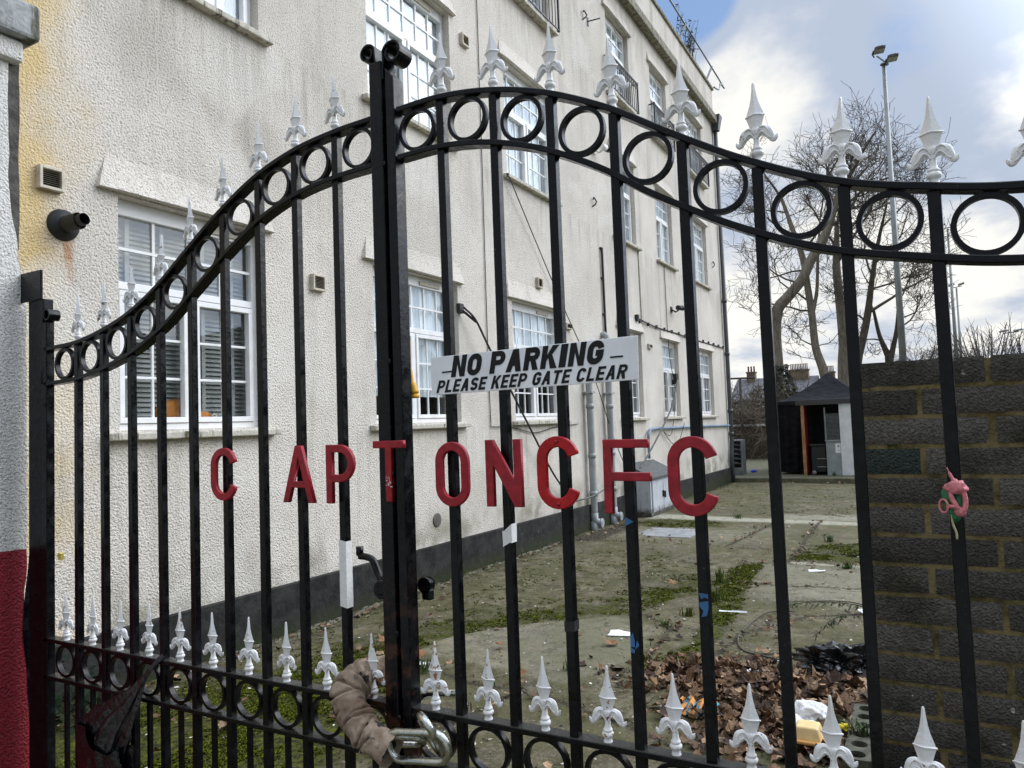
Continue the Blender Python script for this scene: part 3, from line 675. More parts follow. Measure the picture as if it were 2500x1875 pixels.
# security cameras
def camera_box(y,z,body,lab):
    t = thing('security_camera', (XF,y,z), lab, 'security camera')
    a = MB(); a.box(XF+.0,XF+.02,y-.05,y+.05,z-.06,z+.06); a.tube([(XF+.01,y,z),(XF+.10,y,z-.06),(XF+.16,y+.02,z-.02)], .017, 8); a.build('bracket', M[body[0]], t)
    a = MB(); a.tube([(XF+.16,y-.05,z+.02),(XF+.18,y+.10,z+.03)], .05, 14); a.build('camera_body', M[body[1]], t)
    a = MB(); a.tube([(XF+.18,y+.10,z+.03),(XF+.195,y+.21,z+.035)], [.055,.052], 14); a.build('lens_hood', M['iron'], t)
camera_box(11.22,4.47,('white_plain','white_plain'),'small white and black bullet camera high on the wall between upper windows')
camera_box(15.15,2.28,('iron','iron'),'black camera on an angled bracket above the ground floor cable')
# weeds on the parapet
w = MB()
for k in range(26):
    y = 16.7+random.random()*1.6; p = Vector((XF-.05+.1*random.random(),y,8.86)); d = Vector((random.uniform(-.1,.25),random.uniform(-.25,.3),.9)).normalized()
    L = random.uniform(.3,.85); pts = [p, p+d*L*.5, p+d*L+Vector((.05,random.uniform(-.1,.1),-.03))]; w.tube(pts,[.006,.005,.003],4,col=(.06,.05,.03))
    for j in range(8):
        q = p+d*L*random.uniform(.35,1.0); a = Vector((random.uniform(-1,1),random.uniform(-1,1),random.uniform(-.4,.6)))*.06
        w.add([q,q+a+Vector((.015,.01,.012)),q+a*1.7,q+a-Vector((.01,.015,.012))],[(0,1,2,3)],col=(.05,.06,.02))
tag(w.build('parapet_weeds', M['greens']), 'straggly weeds sprouting from the parapet of the cream building', 'weeds')
# orange bag on the inner sill of the first window
t = thing('orange_bag', (XF-.19,3.55,.06), 'orange bag with pale handles behind the glass of the nearest window', 'bag')
a = MB(); a.blob((XF-.185,3.48,.165), .1, 3, .10, 2, 3, (.42,1.65,1.05), zmin=.055); a.blob((XF-.185,3.72,.12), .07, 3, .1, 2, 5, (.5,1.2,1), zmin=.055); a.build('bag_body', M['orange'], t)
a = MB(); a.tube(catmull([(XF-.135,3.50,.13),(XF-.13,3.53,.22),(XF-.13,3.57,.24),(XF-.13,3.55,.12)],5), .009, 6); a.tube(catmull([(XF-.14,3.75,.08),(XF-.135,3.76,.15),(XF-.135,3.79,.15),(XF-.14,3.77,.08)],5), .009, 6); a.build('bag_handle', M['vent'], t)
# ------------------------------------------------------------------ gate pillar on the left
t = thing('gate_pillar', (-2.72,1.0,-1.6), 'white roughcast gate pillar with red painted base and grey stone cap', 'pillar')
m = MB(); xj = -2.545
# thick roughcast coat whose far edge is broken and uneven
ny, nz = 3, 90; z0, z1 = -1.62, 1.255; vs = []; fs = []
def edge(z):
    e = float(np.interp(z, [-1.7,-.94,-.60,-.50,-.36,.36,.50,.60,.66,.72,.80,1.04,1.3], [1.352,1.350,1.334,1.332,1.341,1.339,1.334,1.315,1.312,1.296,1.288,1.284,1.284]))
    return e+.005*mnoise.noise(Vector((3,0,z*11)))+.003*mnoise.noise(Vector((1,4,z*37)))
for i in range(nz+1):
    z = z0+(z1-z0)*i/nz
    vs += [(xj,.72,z),(xj,1.0,z),(xj,edge(z)-.006,z),(xj-.012,edge(z),z),(xj-.05,edge(z)-.004,z)]
for i in range(nz):
    for j in range(4): fs.append((i*5+j,i*5+j+1,i*5+6+j,i*5+5+j))
m.add(vs,fs,False); m.box(-2.95,xj-.012,.72,1.24,-1.62,1.25); m.build('render_coat', M['jamb'], t)
m = MB(); n = 60; vs = []; fs = []
for i in range(n+1):
    z = -1.62+2.87*i/n; e = 1.316+.004*mnoise.noise(Vector((7,2,z*7)))+.003*mnoise.noise(Vector((7,9,z*23)))
    if z < .6: e = 1.27
    vs += [(-2.553,1.15,z),(-2.553+.004*mnoise.noise(Vector((z*12,1,1))),e,z),(-2.60,e-.004,z)]
for i in range(n):
    for j in range(2): fs.append((i*3+j,i*3+j+1,i*3+4+j,i*3+3+j))
m.add(vs,fs,False); m.build('cement_core', M['cement'], t)
m = MB(); m.box(-3.02,-2.475,.62,1.345,1.315,1.435); o = m.build('cap_stone', M['coping'], t, bevel=.012)
m = MB(); m.box(-2.98,-2.512,.68,1.312,1.242,1.314); m.build('cap_moulding', M['jamb'], t, bevel=.012)

# ------------------------------------------------------------------ the gate
YG = 1.332; SP = .132; HB = .0094
LX = [-2.256+SP*i for i in range(9)]; RX = [-.890+SP*i for i in range(9)]
LTOP = catmull([(-2.415,.297),(-2.255,.304),(-2.12,.328),(-1.992,.366),(-1.863,.428),(-1.729,.515),(-1.602,.594),(-1.466,.662),(-1.33,.702),(-1.198,.719),(-1.08,.724)],6)
RTOP = catmull([(-1.006,.727),(-.889,.728),(-.764,.711),(-.635,.673),(-.501,.609),(-.368,.524),(-.238,.448),(-.102,.387),(.036,.352),(.148,.333),(.285,.325)],6)
def zat(path, x):
    for a,b in zip(path,path[1:]):
        if a[0] <= x <= b[0]: return a[1]+(b[1]-a[1])*(x-a[0])/(b[0]-a[0])
    return path[0][1] if x < path[0][0] else path[-1][1]
def slope(path,x): return (zat(path,x+.03)-zat(path,x-.03))/.06
TH = .012; RING = .049; RD = 2*RING+TH      # rail thickness, ring radius, centre line distance of the two rails
ZL, ZL2 = -.611, -.723                      # top faces of the two lower rails' centre lines

def spear_mesh():
    m = MB()
    m.lathe([(.0122,-.003),(.0118,0),(.0098,.004),(.0092,.0085),(.0118,.0105),(.0142,.0135),(.0142,.0165),(.0112,.0195),(.0098,.0205),(.0116,.0215),(.0112,.0240),(.0092,.0255),(.0076,.030),(.0066,.037),(.0066,.045),(.0085,.053),(.0100,.060)], (0,0,0), 16, sy=.95)
    secs = [(.050,.0085,.0055),(.0586,.0118,.0065),(.070,.0160,.0078),(.0800,.0200,.0090),(.0823,.0206,.0094),(.0850,.0196,.0088),(.093,.0158,.0074),(.1038,.0108,.0060),(.1146,.0073,.0050),(.1307,.0043,.0040),(.1400,.0031,.0031),(.1425,.0018,.0018)]
    vs = []; fs = []
    for z,w,d in secs: vs += [(-w,0,z),(-w*.16,-d*.92,z),(0,-d,z),(w*.16,-d*.92,z),(w,0,z),(w*.16,d*.92,z),(0,d,z),(-w*.16,d*.92,z)]
    k = 8
    for i in range(len(secs)-1):
        for j in range(k): fs.append((i*k+j,i*k+(j+1)%k,(i+1)*k+(j+1)%k,(i+1)*k+j))
    fs.append(tuple(range((len(secs)-1)*k,len(secs)*k))); m.add(vs,fs,False)
    z = .0823; d = .0100; w = .0212
    m.tube([(-w,0,z),(-w*.5,-d*.56,z+.0005),(0,-d,z+.001),(w*.5,-d*.56,z+.0005),(w,0,z),(w*.5,d*.56,z+.0005),(0,d,z+.001),(-w*.5,d*.56,z+.0005)], .0017, 6, closed=True)
    for s in (-1,1):
        c = catmull([(.0025*s,0,.0455),(.0085*s,0,.0515),(.0167*s,0,.0535),(.0255*s,0,.0500),(.0310*s,0,.0425),(.0345*s,0,.0370),(.0392*s,0,.0355),(.0435*s,0,.0385),(.0458*s,0,.0425)],6)
        r = np.interp(np.linspace(0,1,len(c)), np.linspace(0,1,9), [.0045,.0074,.0100,.0108,.0086,.0066,.0056,.0040,.0012])
        m.tube(c, r, 14, flat=(1,.55,1))
        i1 = catmull([(.003*s,-.0062,.0405),(.0078*s,-.0066,.0480),(.0142*s,-.0066,.0508),(.0205*s,-.0062,.0468),(.0262*s,-.0052,.0405),(.033*s,-.0036,.0365)],5)
        m.tube(i1, .0016, 6)
        i2 = catmull([(.0022*s,-.0062,.0480),(.0080*s,-.0064,.0572),(.0160*s,-.0060,.0602),(.0235*s,-.0056,.0565),(.0275*s,-.0050,.0500)],5)
        m.tube(i2, .0015, 6)
    m.v = [(x*.78,y*.88,z) for x,y,z in m.v]
    return m
def ring_mesh(R):
    m = MB(); n = 40; q = [(R,-.007),(R,.007),(R-.0085,.007),(R-.0085,-.007)]
    vs = [(r*math.cos(2*PI*i/n),y,r*math.sin(2*PI*i/n)) for i in range(n) for r,y in q]; fs = []
    for i in range(n):
        j = (i+1)%n
        for k in range(4): fs.append((i*4+k,i*4+(k+1)%4,j*4+(k+1)%4,j*4+k))
    m.add(vs,fs,False); o = m.build('ring', M['black'], None, fix=True)
    for p in o.data.polygons: p.use_smooth = True
    o.data.set_sharp_from_angle(angle=.7); return o
SPEAR = spear_mesh().build('spearhead', M['white'], None, fix=True); SPZ = WORLD_LOC[SPEAR.name].copy()
RINGO = ring_mesh(RING); RINGB = WORLD_LOC[RINGO.name].copy()
used = {'s':False,'r':False}
def put(proto, key, loc, parent, base):
    loc = np.array(loc,float)+base
    if not used[key]:
        used[key] = True; proto.rotation_euler = (0,0,0); proto.parent = parent; proto.location = tuple(loc-WORLD_LOC[parent.name]); WORLD_LOC[proto.name] = loc; return proto
    c = dup(proto, loc, parent)
    if key == 's': c.rotation_euler = (random.gauss(0,.012),random.gauss(0,.020),random.gauss(0,.07))
    return c
def scroll(x, z, side, parent, y0, y1, big=1.):
    """flat strip rolled into a scroll on top of a stile"""
    m = MB(); R = .0215*big; cx = x+side*R*.55; cz = z+R*1.35; pts = [(x-side*.012,z-.02),(x-side*.012,z),(x-side*.010,z+R*.7)]
    for i in range(26):
        a = PI-.35 - i/25*PI*2.15; r = R*(1-.40*i/25); pts.append((cx+side*r*math.cos(a), cz+r*math.sin(a)))
    m.sweep(pts,.0045,y0,y1); return m.build('scroll', M['black'], parent, fix=True)
def leaf(name, label, bars, top, xs0, xs1, hinge_side):
    t = thing(name, ((xs0+xs1)/2,YG,-1.53), label, 'gate')
    low = [(x, z-RD*math.sqrt(1+slope(top,x)**2)) for x,z in top]
    for nm,path in (('top_rail',top),('arch_rail',low)):
        m = MB(); m.sweep([(x,z-TH/2) for x,z in path], TH, YG-.016, YG+.016); m.build(nm, M['black'], t, bevel=.0015, seg=1, fix=True)
    for nm,z in (('lower_rail',ZL),('band_rail',ZL2),('bottom_rail',-1.46)):
        m = MB(); m.box(xs0,xs1,YG-.016,YG+.016,z-TH/2,z+TH/2); m.build(nm, M['black'], t, bevel=.0015, seg=1)
    mids = [bars[0]-SP/2]+[(a+b)/2 for a,b in zip(bars,bars[1:])]
    if hinge_side < 0: mids.append(bars[-1]+SP*.56)
    else: mids.append(bars[-1]+SP/2)
    for x in bars:
        z = zat(top,x)
        m = MB(); m.box(x-HB,x+HB,YG-HB,YG+HB,-1.46,z-TH); m.build('bar', M['black'], t, bevel=.0012, seg=1).rotation_euler = (random.gauss(0,.0012),random.gauss(0,.0013),random.gauss(0,.03))
        put(SPEAR,'s',(x,YG,z-.001),t,SPZ)
    for x in mids:
        put(SPEAR,'s',(x,YG,ZL+TH/2-.0005),t,SPZ)
        put(RINGO,'r',(x,YG,(ZL+ZL2)/2),t,RINGB)
        put(RINGO,'r',(x,YG,(zat(top,x)+zat(low,x))/2-TH/2),t,RINGB)
        m = MB(); m.box(x-.006,x+.006,YG-.006,YG+.006,-1.46,ZL2-TH/2); m.build('dog_bar', M['black'], t, bevel=.001, seg=1)
    return t
GL = leaf('gate_leaf', 'left black iron gate leaf rising from the roughcast pillar to the centre posts', LX, LTOP, -2.42, -1.07, -1)
GR = leaf('gate_leaf', 'right black iron gate leaf sweeping down from the centre posts past the block wall', RX, RTOP, -1.02, .29, 1)
for o in (GL,GR): o['group'] = 'pair of black iron gate leaves'
def stile(x0,x1,z1,par,d0=.020,d1=.020,slope_=0):
    m = MB(); m.add([(x0,YG-d0,-1.5),(x1,YG-d0,-1.5),(x1,YG+d1,-1.5),(x0,YG+d1,-1.5),(x0,YG-d0,z1),(x1,YG-d0,z1-slope_),(x1,YG+d1,z1-slope_),(x0,YG+d1,z1)],
                    [(0,3,2,1),(4,5,6,7),(0,1,5,4),(1,2,6,5),(2,3,7,6),(3,0,4,7)])
    return m.build('stile', M['black'], par, bevel=.0025)
stile(-1.074,-1.039,.842,GL,.024,.020); stile(-1.032,-1.008,.826,GR,.020,.018,.03); stile(-2.4255,-2.400,.375,GL,.016,.010); stile(.27,.31,.37,GR)
scroll(-1.066,.838,-1,GL,YG-.024,YG+.022); scroll(-1.024,.818,1,GR,YG-.022,YG+.024,1.25); scroll(-2.412,.372,1,GL,YG-.016,YG+.020,.9)
m = MB(); m.box(-1.05,-1.028,YG+.021,YG+.026,-1.48,.78); m.build('closing_strip', M['black'], GL)
for z in (.60,.15,-.1,-.45,-.63):
    m = MB(); m.tube([(-1.038,YG-.024,z-.006),(-1.037,YG-.020,z),(-1.038,YG-.024,z+.006)], .0035, 6); m.build('weld_bead', M['black'], GL)
m = MB(); m.lathe([(.0085,-.001),(.0085,.001)], (-2.4125,YG-.0165,.115), 16, 'y'); m.build('bolt_hole', M['dark'], GL)
# latch handle behind the meeting stiles
m = MB(); m.tube(catmull([(-1.205,YG+.055,-.302),(-1.185,YG+.055,-.303),(-1.165,YG+.055,-.310),(-1.150,YG+.055,-.338),(-1.135,YG+.05,-.352),(-1.10,YG+.04,-.352)],5), .0085, 8); m.tube([(-1.205,YG+.055,-.300),(-1.205,YG+.055,-.279)], .009, 8); m.build('latch_handle', M['black'], GL)
m = MB(); m.box(-1.135,-1.05,YG+.030,YG+.055,-.385,-.350); m.lathe([(.017,-.010),(.019,0),(.016,.010),(.008,.014)], (-1.125,YG+.042,-.372), 18, 'y'); m.build('latch_case', M['black'], GL, bevel=.006)
m = MB(); m.lathe([(.014,-.010),(.016,0),(.012,.010)], (-1.000,YG+.040,-.352), 20, 'y'); m.box(-1.008,-.984,YG+.030,YG+.048,-.385,-.360); m.build('latch_keeper', M['black'], GR, bevel=.004)
# post screwed to the pillar
t = thing('gate_post', (-2.475,YG,-1.55), 'black steel hanging post fixed to the roughcast pillar', 'post')
m = MB(); m.box(-2.512,-2.426,YG-.010,YG+.022,-1.6,.455); m.build('post', M['black'], t, bevel=.003)
m = MB(); m.box(-2.560,-2.430,YG-.016,YG-.008,.452,.548); m.build('fixing_plate', M['black'], t, bevel=.003)
m = MB(); n = 44
vs = []; fs = []
for i in range(n+1):
    z = -1.60+1.32*i/n; e = float(np.interp(z,[-1.6,-.94,-.60,-.50,-.40,-.3],[1.352,1.346,1.322,1.324,1.338,1.346]))+.004*mnoise.noise(Vector((z*9,3,3)))
    vs += [(-2.5435,e,z),(-2.5435,YG+.03,z)]
m.add(vs,[(2*i,2*i+1,2*i+3,2*i+2) for i in range(n)]); m.build('paint_smear', M['black'], t)
for z in (.18,-1.2):
    m = MB(); m.tube([(-2.426,YG-.012,z),(-2.426,YG-.012,z+.07)], .007, 10); m.build('hinge', M['black'], t)

# ------------------------------------------------------------------ letters and sign
def arc(cx,cy,r,a0,a1,n=14): return [(cx+r*math.cos(math.radians(a0+(a1-a0)*i/n)), cy+r*math.sin(math.radians(a0+(a1-a0)*i/n))) for i in range(n+1)]
def stroke(path, s):
    m = len(path); L = []; R = []
    for i in range(m):
        d0 = np.array(path[i])-np.array(path[max(i-1,0)]); d1 = np.array(path[min(i+1,m-1)])-np.array(path[i])
        d0 = d0/np.linalg.norm(d0) if i > 0 else None; d1 = d1/np.linalg.norm(d1) if i < m-1 else d0
        if d0 is None: d0 = d1
        n0 = np.array((-d0[1],d0[0])); n1 = np.array((-d1[1],d1[0])); n = n0+n1; n /= np.linalg.norm(n); k = 1/max(.45,float(n@n0))
        L.append(np.array(path[i])+n*k*s/2); R.append(np.array(path[i])-n*k*s/2)
    return [tuple(p) for p in L]+[tuple(p) for p in R[::-1]]
def glyph(ch, w, s, h=1.):
    """outline loops of a capital of height h, width w and stroke s"""
    b = s*.92
    if ch == 'I': return [[(0,0),(s,0),(s,h),(0,h)]]
    if ch == 'L': return [[(0,0),(w,0),(w,b),(s,b),(s,h),(0,h)]]
    if ch == 'T': return [[(w/2-s/2,0),(w/2+s/2,0),(w/2+s/2,h-b),(w,h-b),(w,h),(0,h),(0,h-b),(w/2-s/2,h-b)]]
    if ch == 'F': return [[(0,0),(s,0),(s,h*.44),(w,h*.44),(w,h*.44+b),(s,h*.44+b),(s,h-b),(w*.97,h-b),(w*.97,h),(0,h)]]
    if ch == 'E': return [[(0,0),(w,0),(w,b),(s,b),(s,h/2-b/2),(w*.92,h/2-b/2),(w*.92,h/2+b/2),(s,h/2+b/2),(s,h-b),(w,h-b),(w,h),(0,h)]]
    if ch == 'N': return [[(0,0),(s,0),(s,h*.62),(w-s,0),(w,0),(w,h),(w-s,h),(w-s,h*.38),(s,h),(0,h)]]
    if ch == 'A':
        k = s*1.05; q = .26*h; t = w/2; i = lambda y: k+(t-k*.55-k)*0+ (t-s*.55)*y/h
        ix = lambda y: s*1.04+(t-s*.5)*y/h
        yt = h*.80; 
        return [[(0,0),(s*1.04,0),(ix(q),q),(w-ix(q),q),(w-s*1.04,0),(w,0),(t+s*.55,h),(t-s*.55,h)], [(ix(q+b*.9),q+b*.9),(w-ix(q+b*.9),q+b*.9),(t,yt)]]
    if ch in 'PR':
        y0 = h*.36 if ch == 'P' else h*.40; r = (h-y0)/2; cx = w-r
        cx = max(cx,s*.8); o = [(0,0),(s,0),(s,y0)]
        if ch == 'R':
            o = [(0,0),(s,0),(s,y0),(s*1.25,y0),(w-s*1.06,0),(w,0),(w-s*.75,y0+s*.25)]
            o += [(p[0],p[1]) for p in arc(cx,y0+r,r,-60,90,12)]
        else: o += arc(cx,y0+r,r,-90,90)
        o += [(0,h)]
        ri = r-b; inner = [(s,y0+b)]+arc(cx,y0+r,ri,-90,90)+[(s,h-b)]
        return [o, inner]
    if ch == 'K': return [[(0,0),(s,0),(s,h*.33),(s+.10*w,h*.47),(w-s*1.15,0),(w+s*.1,0),(s+.34*w-s*.1,h*.60),(w,h),(w-s*1.2,h),(s,h*.58),(s,h),(0,h)]]
    if ch == 'O':
        r = w/2; k = r-s; return [arc(r,h-r,r,0,180)+arc(r,r,r,180,360), arc(r,h-r,k,0,180)+arc(r,r,k,180,360)]
    if ch == 'C':
        r = (w-s)/2; return [stroke(arc(w/2,h-w/2,r,12,180)+arc(w/2,w/2,r,180,348), s)]
    if ch == 'G':
        r = (w-s)/2; return [stroke(arc(w/2,h-w/2,r,8,180)+arc(w/2,w/2,r,180,360)+[(w-s/2,h*.5-b*.1),(w*.52,h*.5-b*.1)], s)]
    if ch == 'S':
        r = (h-s)/4; cx = w/2; rx = (w-s)/2
        p = [(cx+rx*math.cos(math.radians(a)), h-s/2-r+r*math.sin(math.radians(a))) for a in np.linspace(15,270,18)]
        p += [(cx+rx*math.cos(math.radians(a)), s/2+r+r*math.sin(math.radians(a))) for a in np.linspace(90,-165,18)][1:]
        return [stroke(p, s)]
def solid(loops, depth, bevel, name, mat, y, x0, z0, parent=None, shear=0, tilt=0):
    """letters: filled outline with thickness, standing in the X-Z plane, its face towards -Y"""
    cu = bpy.data.curves.new(name,'CURVE'); cu.dimensions = '2D'; cu.fill_mode = 'BOTH'; cu.extrude = depth/2-bevel; cu.bevel_depth = bevel; cu.bevel_resolution = 1; cu.offset = -bevel
    for l in loops:
        sp = cu.splines.new('POLY'); sp.points.add(len(l)-1); sp.use_cyclic_u = True
        for p,(a,b) in zip(sp.points,l): p.co = (a+shear*b,b,0,1)
    tmp = bpy.data.objects.new('tmp',cu); COL.objects.link(tmp); dg = bpy.context.evaluated_depsgraph_get()
    me = bpy.data.meshes.new_from_object(tmp.evaluated_get(dg)); bpy.data.objects.remove(tmp); bpy.data.curves.remove(cu)
    v = np.array([w.co[:] for w in me.vertices]); ct, st = math.cos(tilt), math.sin(tilt)
    xz = np.stack([v[:,0]*ct-v[:,1]*st, v[:,0]*st+v[:,1]*ct],1)
    P = np.stack([x0+xz[:,0], y-v[:,2], z0+xz[:,1]],1); c = (P.min(0)+P.max(0))/2
    me.vertices.foreach_set('co',(P-c).ravel()); me.name = name; me.materials.clear(); me.materials.append(M[mat]); me.update()
    return link(name, me, c, parent)
YL = YG-.016
LET = [('C',-1.630,-.168,.092,.135,.0185,'red','narrow dull red letter C on the left gate leaf, first of the row',0),
       ('A',-1.371,-.168,.102,.136,.0185,'red','dull red letter A on the left gate leaf between C and P',0),
       ('P',-1.231,-.168,.084,.136,.0195,'red','dull red letter P on the left gate leaf beside the white taped bar',0),
       ('T',-1.089,-.161,.086,.135,.0180,'red','dull red letter T on the centre post with scratched white paint',0),
       ('O',-.920,-.168,.083,.136,.0185,'red','dull red letter O right of the centre posts below the sign',0),
       ('N',-.794,-.166,.084,.136,.0185,'red','dull red letter N on the right gate leaf between O and the bright C',0),
       ('C',-.676,-.168,.090,.142,.0215,'bright_red','bright glossy red letter C with two screws below the sign',0),
       ('F',-.536,-.173,.092,.138,.0175,'red','dull red letter F on the right gate leaf between the two wide Cs',0),
       ('C',-.412,-.174,.090,.142,.0205,'red','wide dull red letter C at the right end of the row',0)]
for ch,x,z,w,h,s,mt,lab,tl in LET:
    o = solid(glyph(ch,w,s,h), .011, .0018, 'letter', mt, YL-.006, x, z, None, 0, random.uniform(-.008,.008)); tag(o,lab,'letter','red letters fixed across the gate')
    if mt == 'bright_red':
        sc = MB()
        for zz in (-.032-.005,-.158): sc.lathe([(.0028,.0),(.0040,-.0006),(.0038,-.0016),(.0015,-.0022)], (x+w/2,YL-.0118,zz), 12, 'y')
        sc.build('screw', M['red'], o)
    if ch == 'T':
        sc = MB()
        for k in range(16):
            a,b = random.uniform(x+w/2-.007,x+w/2+.006), random.uniform(-.128,-.108); l = random.uniform(.002,.006); an = random.uniform(-.6,1.8)
            q = [(a,b),(a+l*math.cos(an),b+l*math.sin(an)),(a+l*math.cos(an)+.001,b+l*math.sin(an)+.0015),(a,b+.0012)]
            sc.add([(u,YL-.0125-.0001*(k%5),v) for u,v in q],[(0,1,2,3)])
        sc.build('chipped_paint', M['white_plain'], o)
YS = YG-.034
t = thing('no_parking_sign', (-.687,YS,.11), 'white board sign reading NO PARKING PLEASE KEEP GATE CLEAR', 'sign')
sx0,sx1,sz0,sz1 = -.9185,-.4555,.069,.151; til = .012
m = MB(); m.add([(sx0,YS,sz0-.001),(sx1,YS,sz0+.0045),(sx1+.002,YS,sz1+.004),(sx0+.001,YS,sz1-.002),(sx0,YS+.004,sz0-.001),(sx1,YS+.004,sz0+.0045),(sx1+.002,YS+.004,sz1+.004),(sx0+.001,YS+.004,sz1-.002)],
                [(0,1,2,3),(7,6,5,4),(4,5,1,0),(5,6,2,1),(6,7,3,2),(7,4,0,3)]); board = m.build('board', M['signboard'], t, bevel=.0008, seg=1)
def textline(txt, x0, x1, z0, h, wid, s, sh, space, gap):
    adv = [space if c == ' ' else (wid*(.44 if c == 'I' else 1.06 if c in 'KA' else .9 if c in 'EL' else 1))+gap for c in txt]
    k = (x1-x0-sh*h)/(sum(adv)-gap); loops = []; x = 0
    for c,a in zip(txt,adv):
        if c != ' ':
            w = (a-gap)*k
            for l in glyph(c, w, s*k if c != 'I' else w, h): loops.append([(p[0]+x,p[1]) for p in l])
        x += a*k
    return loops
solid(textline('NO PARKING',-.861,-.510,.104,.0450,.034,.0118,.22,.018,.0052), .0012, .0002, 'lettering', 'ink', YS-.0007, -.8665, .1035, t, .22, til)
solid(textline('PLEASE KEEP GATE CLEAR',-.903,-.470,.072,.0262,.0178,.0056,.34,.011,.0040), .0012, .0002, 'lettering', 'ink', YS-.0007, -.905, .0722, t, .34, til)
for a,b,zz in ((-.888,-.864,.1155),(-.508,-.483,.1185)):
    m = MB(); m.tube([(a,YS-.0005,zz),(b,YS-.0005,zz+.0004)], .0016, 8); m.build('fixing_wire', M['ink'], t)

# ------------------------------------------------------------------ chain, sleeve, rags and tapes on the gate
def link_path(c, ax, ay, L, W, n=10):
    c = Vector(c); ax = Vector(ax).normalized(); ay = Vector(ay).normalized(); r = W/2; h = L/2-r
    pts = [c+ax*(h+r*math.sin(a))+ay*(r*math.cos(a)) for a in np.linspace(0,PI,n)]
    pts += [c-ax*(h+r*math.sin(a))-ay*(r*math.cos(a)) for a in np.linspace(0,PI,n)]
    return pts
t = thing('security_chain', (-.94,1.265,-.68), 'heavy steel security chain links looped round the gate posts', 'chain')
YC = 1.255
for c,ax,ay,L,W in (((-.950,YC,-.6535),(1,.03,.135),(-.135,-.12,1),.150,.060), ((-.928,YC+.018,-.632),(-.12,.62,-.85),(.85,-.38,-.32),.110,.054), ((-1.022,YC+.022,-.660),(1,.35,.02),(.15,-.75,.65),.118,.052), ((-.985,YG+.062,-.625),(1,.1,.1),(0,.3,1),.120,.054)):
    m = MB(); m.tube(link_path(c,ax,ay,L,W), .0082, 14, closed=True); m.build('chain_link', M['steel'], t)
t = thing('chain_sleeve', (-1.10,1.27,-.69), 'rumpled brown canvas sleeve covering the chain beside the centre posts', 'sleeve')
def sleeve(name, pts, rads, seed, n=64):
    P = catmull(pts, 40); P = [Vector(p) for p in P]; m = MB(); N = len(P); vs = []; fs = []
    CR = [(.08+.105*k+.02*math.sin(k*2.3+seed), .022*math.sin(k*1.9)+.018, k*1.1+seed, .26+.10*math.sin(k*3.1), .0075, k*2.2+.4) for k in range(9)]+[(.13+.12*k, -.03, k*2.0, .20, .007, k*2.2+3.3) for k in range(7)]
    u = None
    for i,p in enumerate(P):
        t_ = (P[min(i+1,N-1)]-P[max(i-1,0)]).normalized()
        if u is None: u = t_.orthogonal().normalized()
        u = (u-t_*u.dot(t_)).normalized(); w = t_.cross(u); s = i/(N-1); r0 = np.interp(s, np.linspace(0,1,len(rads)), rads)
        for k in range(n):
            a = 2*PI*k/n; q = Vector((math.cos(a)*1.2,math.sin(a)*1.2,s*3.2+seed))
            f = 1.02+.10*mnoise.noise(q*1.3+Vector((5,5,s*4)))
            for sk,ti,fi,de,sg,ext in CR:
                dd_ = s-sk-ti*math.cos(a-fi)-.012*mnoise.noise(Vector((math.cos(a)*2,math.sin(a)*2,sk*30)))
                if abs(dd_) < .08:
                    am = de*max(0.,.35+.65*math.cos(a-ext))
                    f += am*(.55*math.exp(-((dd_-.020)/.016)**2)+.45*math.exp(-((dd_+.024)/.018)**2)-1.6*math.exp(-(dd_/sg)**2))
            f += .05*mnoise.noise(Vector((math.cos(a)*4,math.sin(a)*4,s*16+3)))+.025*mnoise.noise(Vector((math.cos(a)*9,math.sin(a)*9,s*36)))
            vs.append(p+(u*math.cos(a)+w*math.sin(a))*r0*f)
    for i in range(N-1):
        for k in range(n): fs.append((i*n+k,i*n+(k+1)%n,(i+1)*n+(k+1)%n,(i+1)*n+k))
    m.add(vs,fs,True); return m.build(name, M['sleeve'], t)
sleeve('canvas_sleeve', [(-1.065,1.385,-.585),(-1.105,1.383,-.568),(-1.148,1.350,-.556),(-1.157,1.292,-.572),(-1.138,1.264,-.602),(-1.105,1.252,-.625),(-1.066,1.247,-.650),(-1.030,1.250,-.664)],
       [.026,.029,.032,.0345,.0345,.034,.033,.031,.030], 2.2)
# torn hem and faded stencil marks
m = MB(); n = 30; vs = []; fs = []
c0 = Vector((-1.028,1.250,-.665)); ax = Vector((.88,.05,-.35)).normalized(); u = Vector((.35,0,.9)); u = (u-ax*u.dot(ax)).normalized(); w = ax.cross(u)
for i in range(n):
    a = 2*PI*i/n
    for j,(d,r) in enumerate(((-.012,.032),(.006,.036),(.018+.007*mnoise.noise(Vector((i*.8,1,1))),.037))):
        vs.append(c0+ax*d+(u*math.cos(a)+w*math.sin(a))*r*(1+.12*mnoise.noise(Vector((math.cos(a)*2,math.sin(a)*2,j*.3)))))
for i in range(n):
    for j in range(2): fs.append((i*3+j,((i+1)%n)*3+j,((i+1)%n)*3+j+1,i*3+j+1))
m.add(vs,fs,True); m.build('torn_hem', M['sleeve'], t)

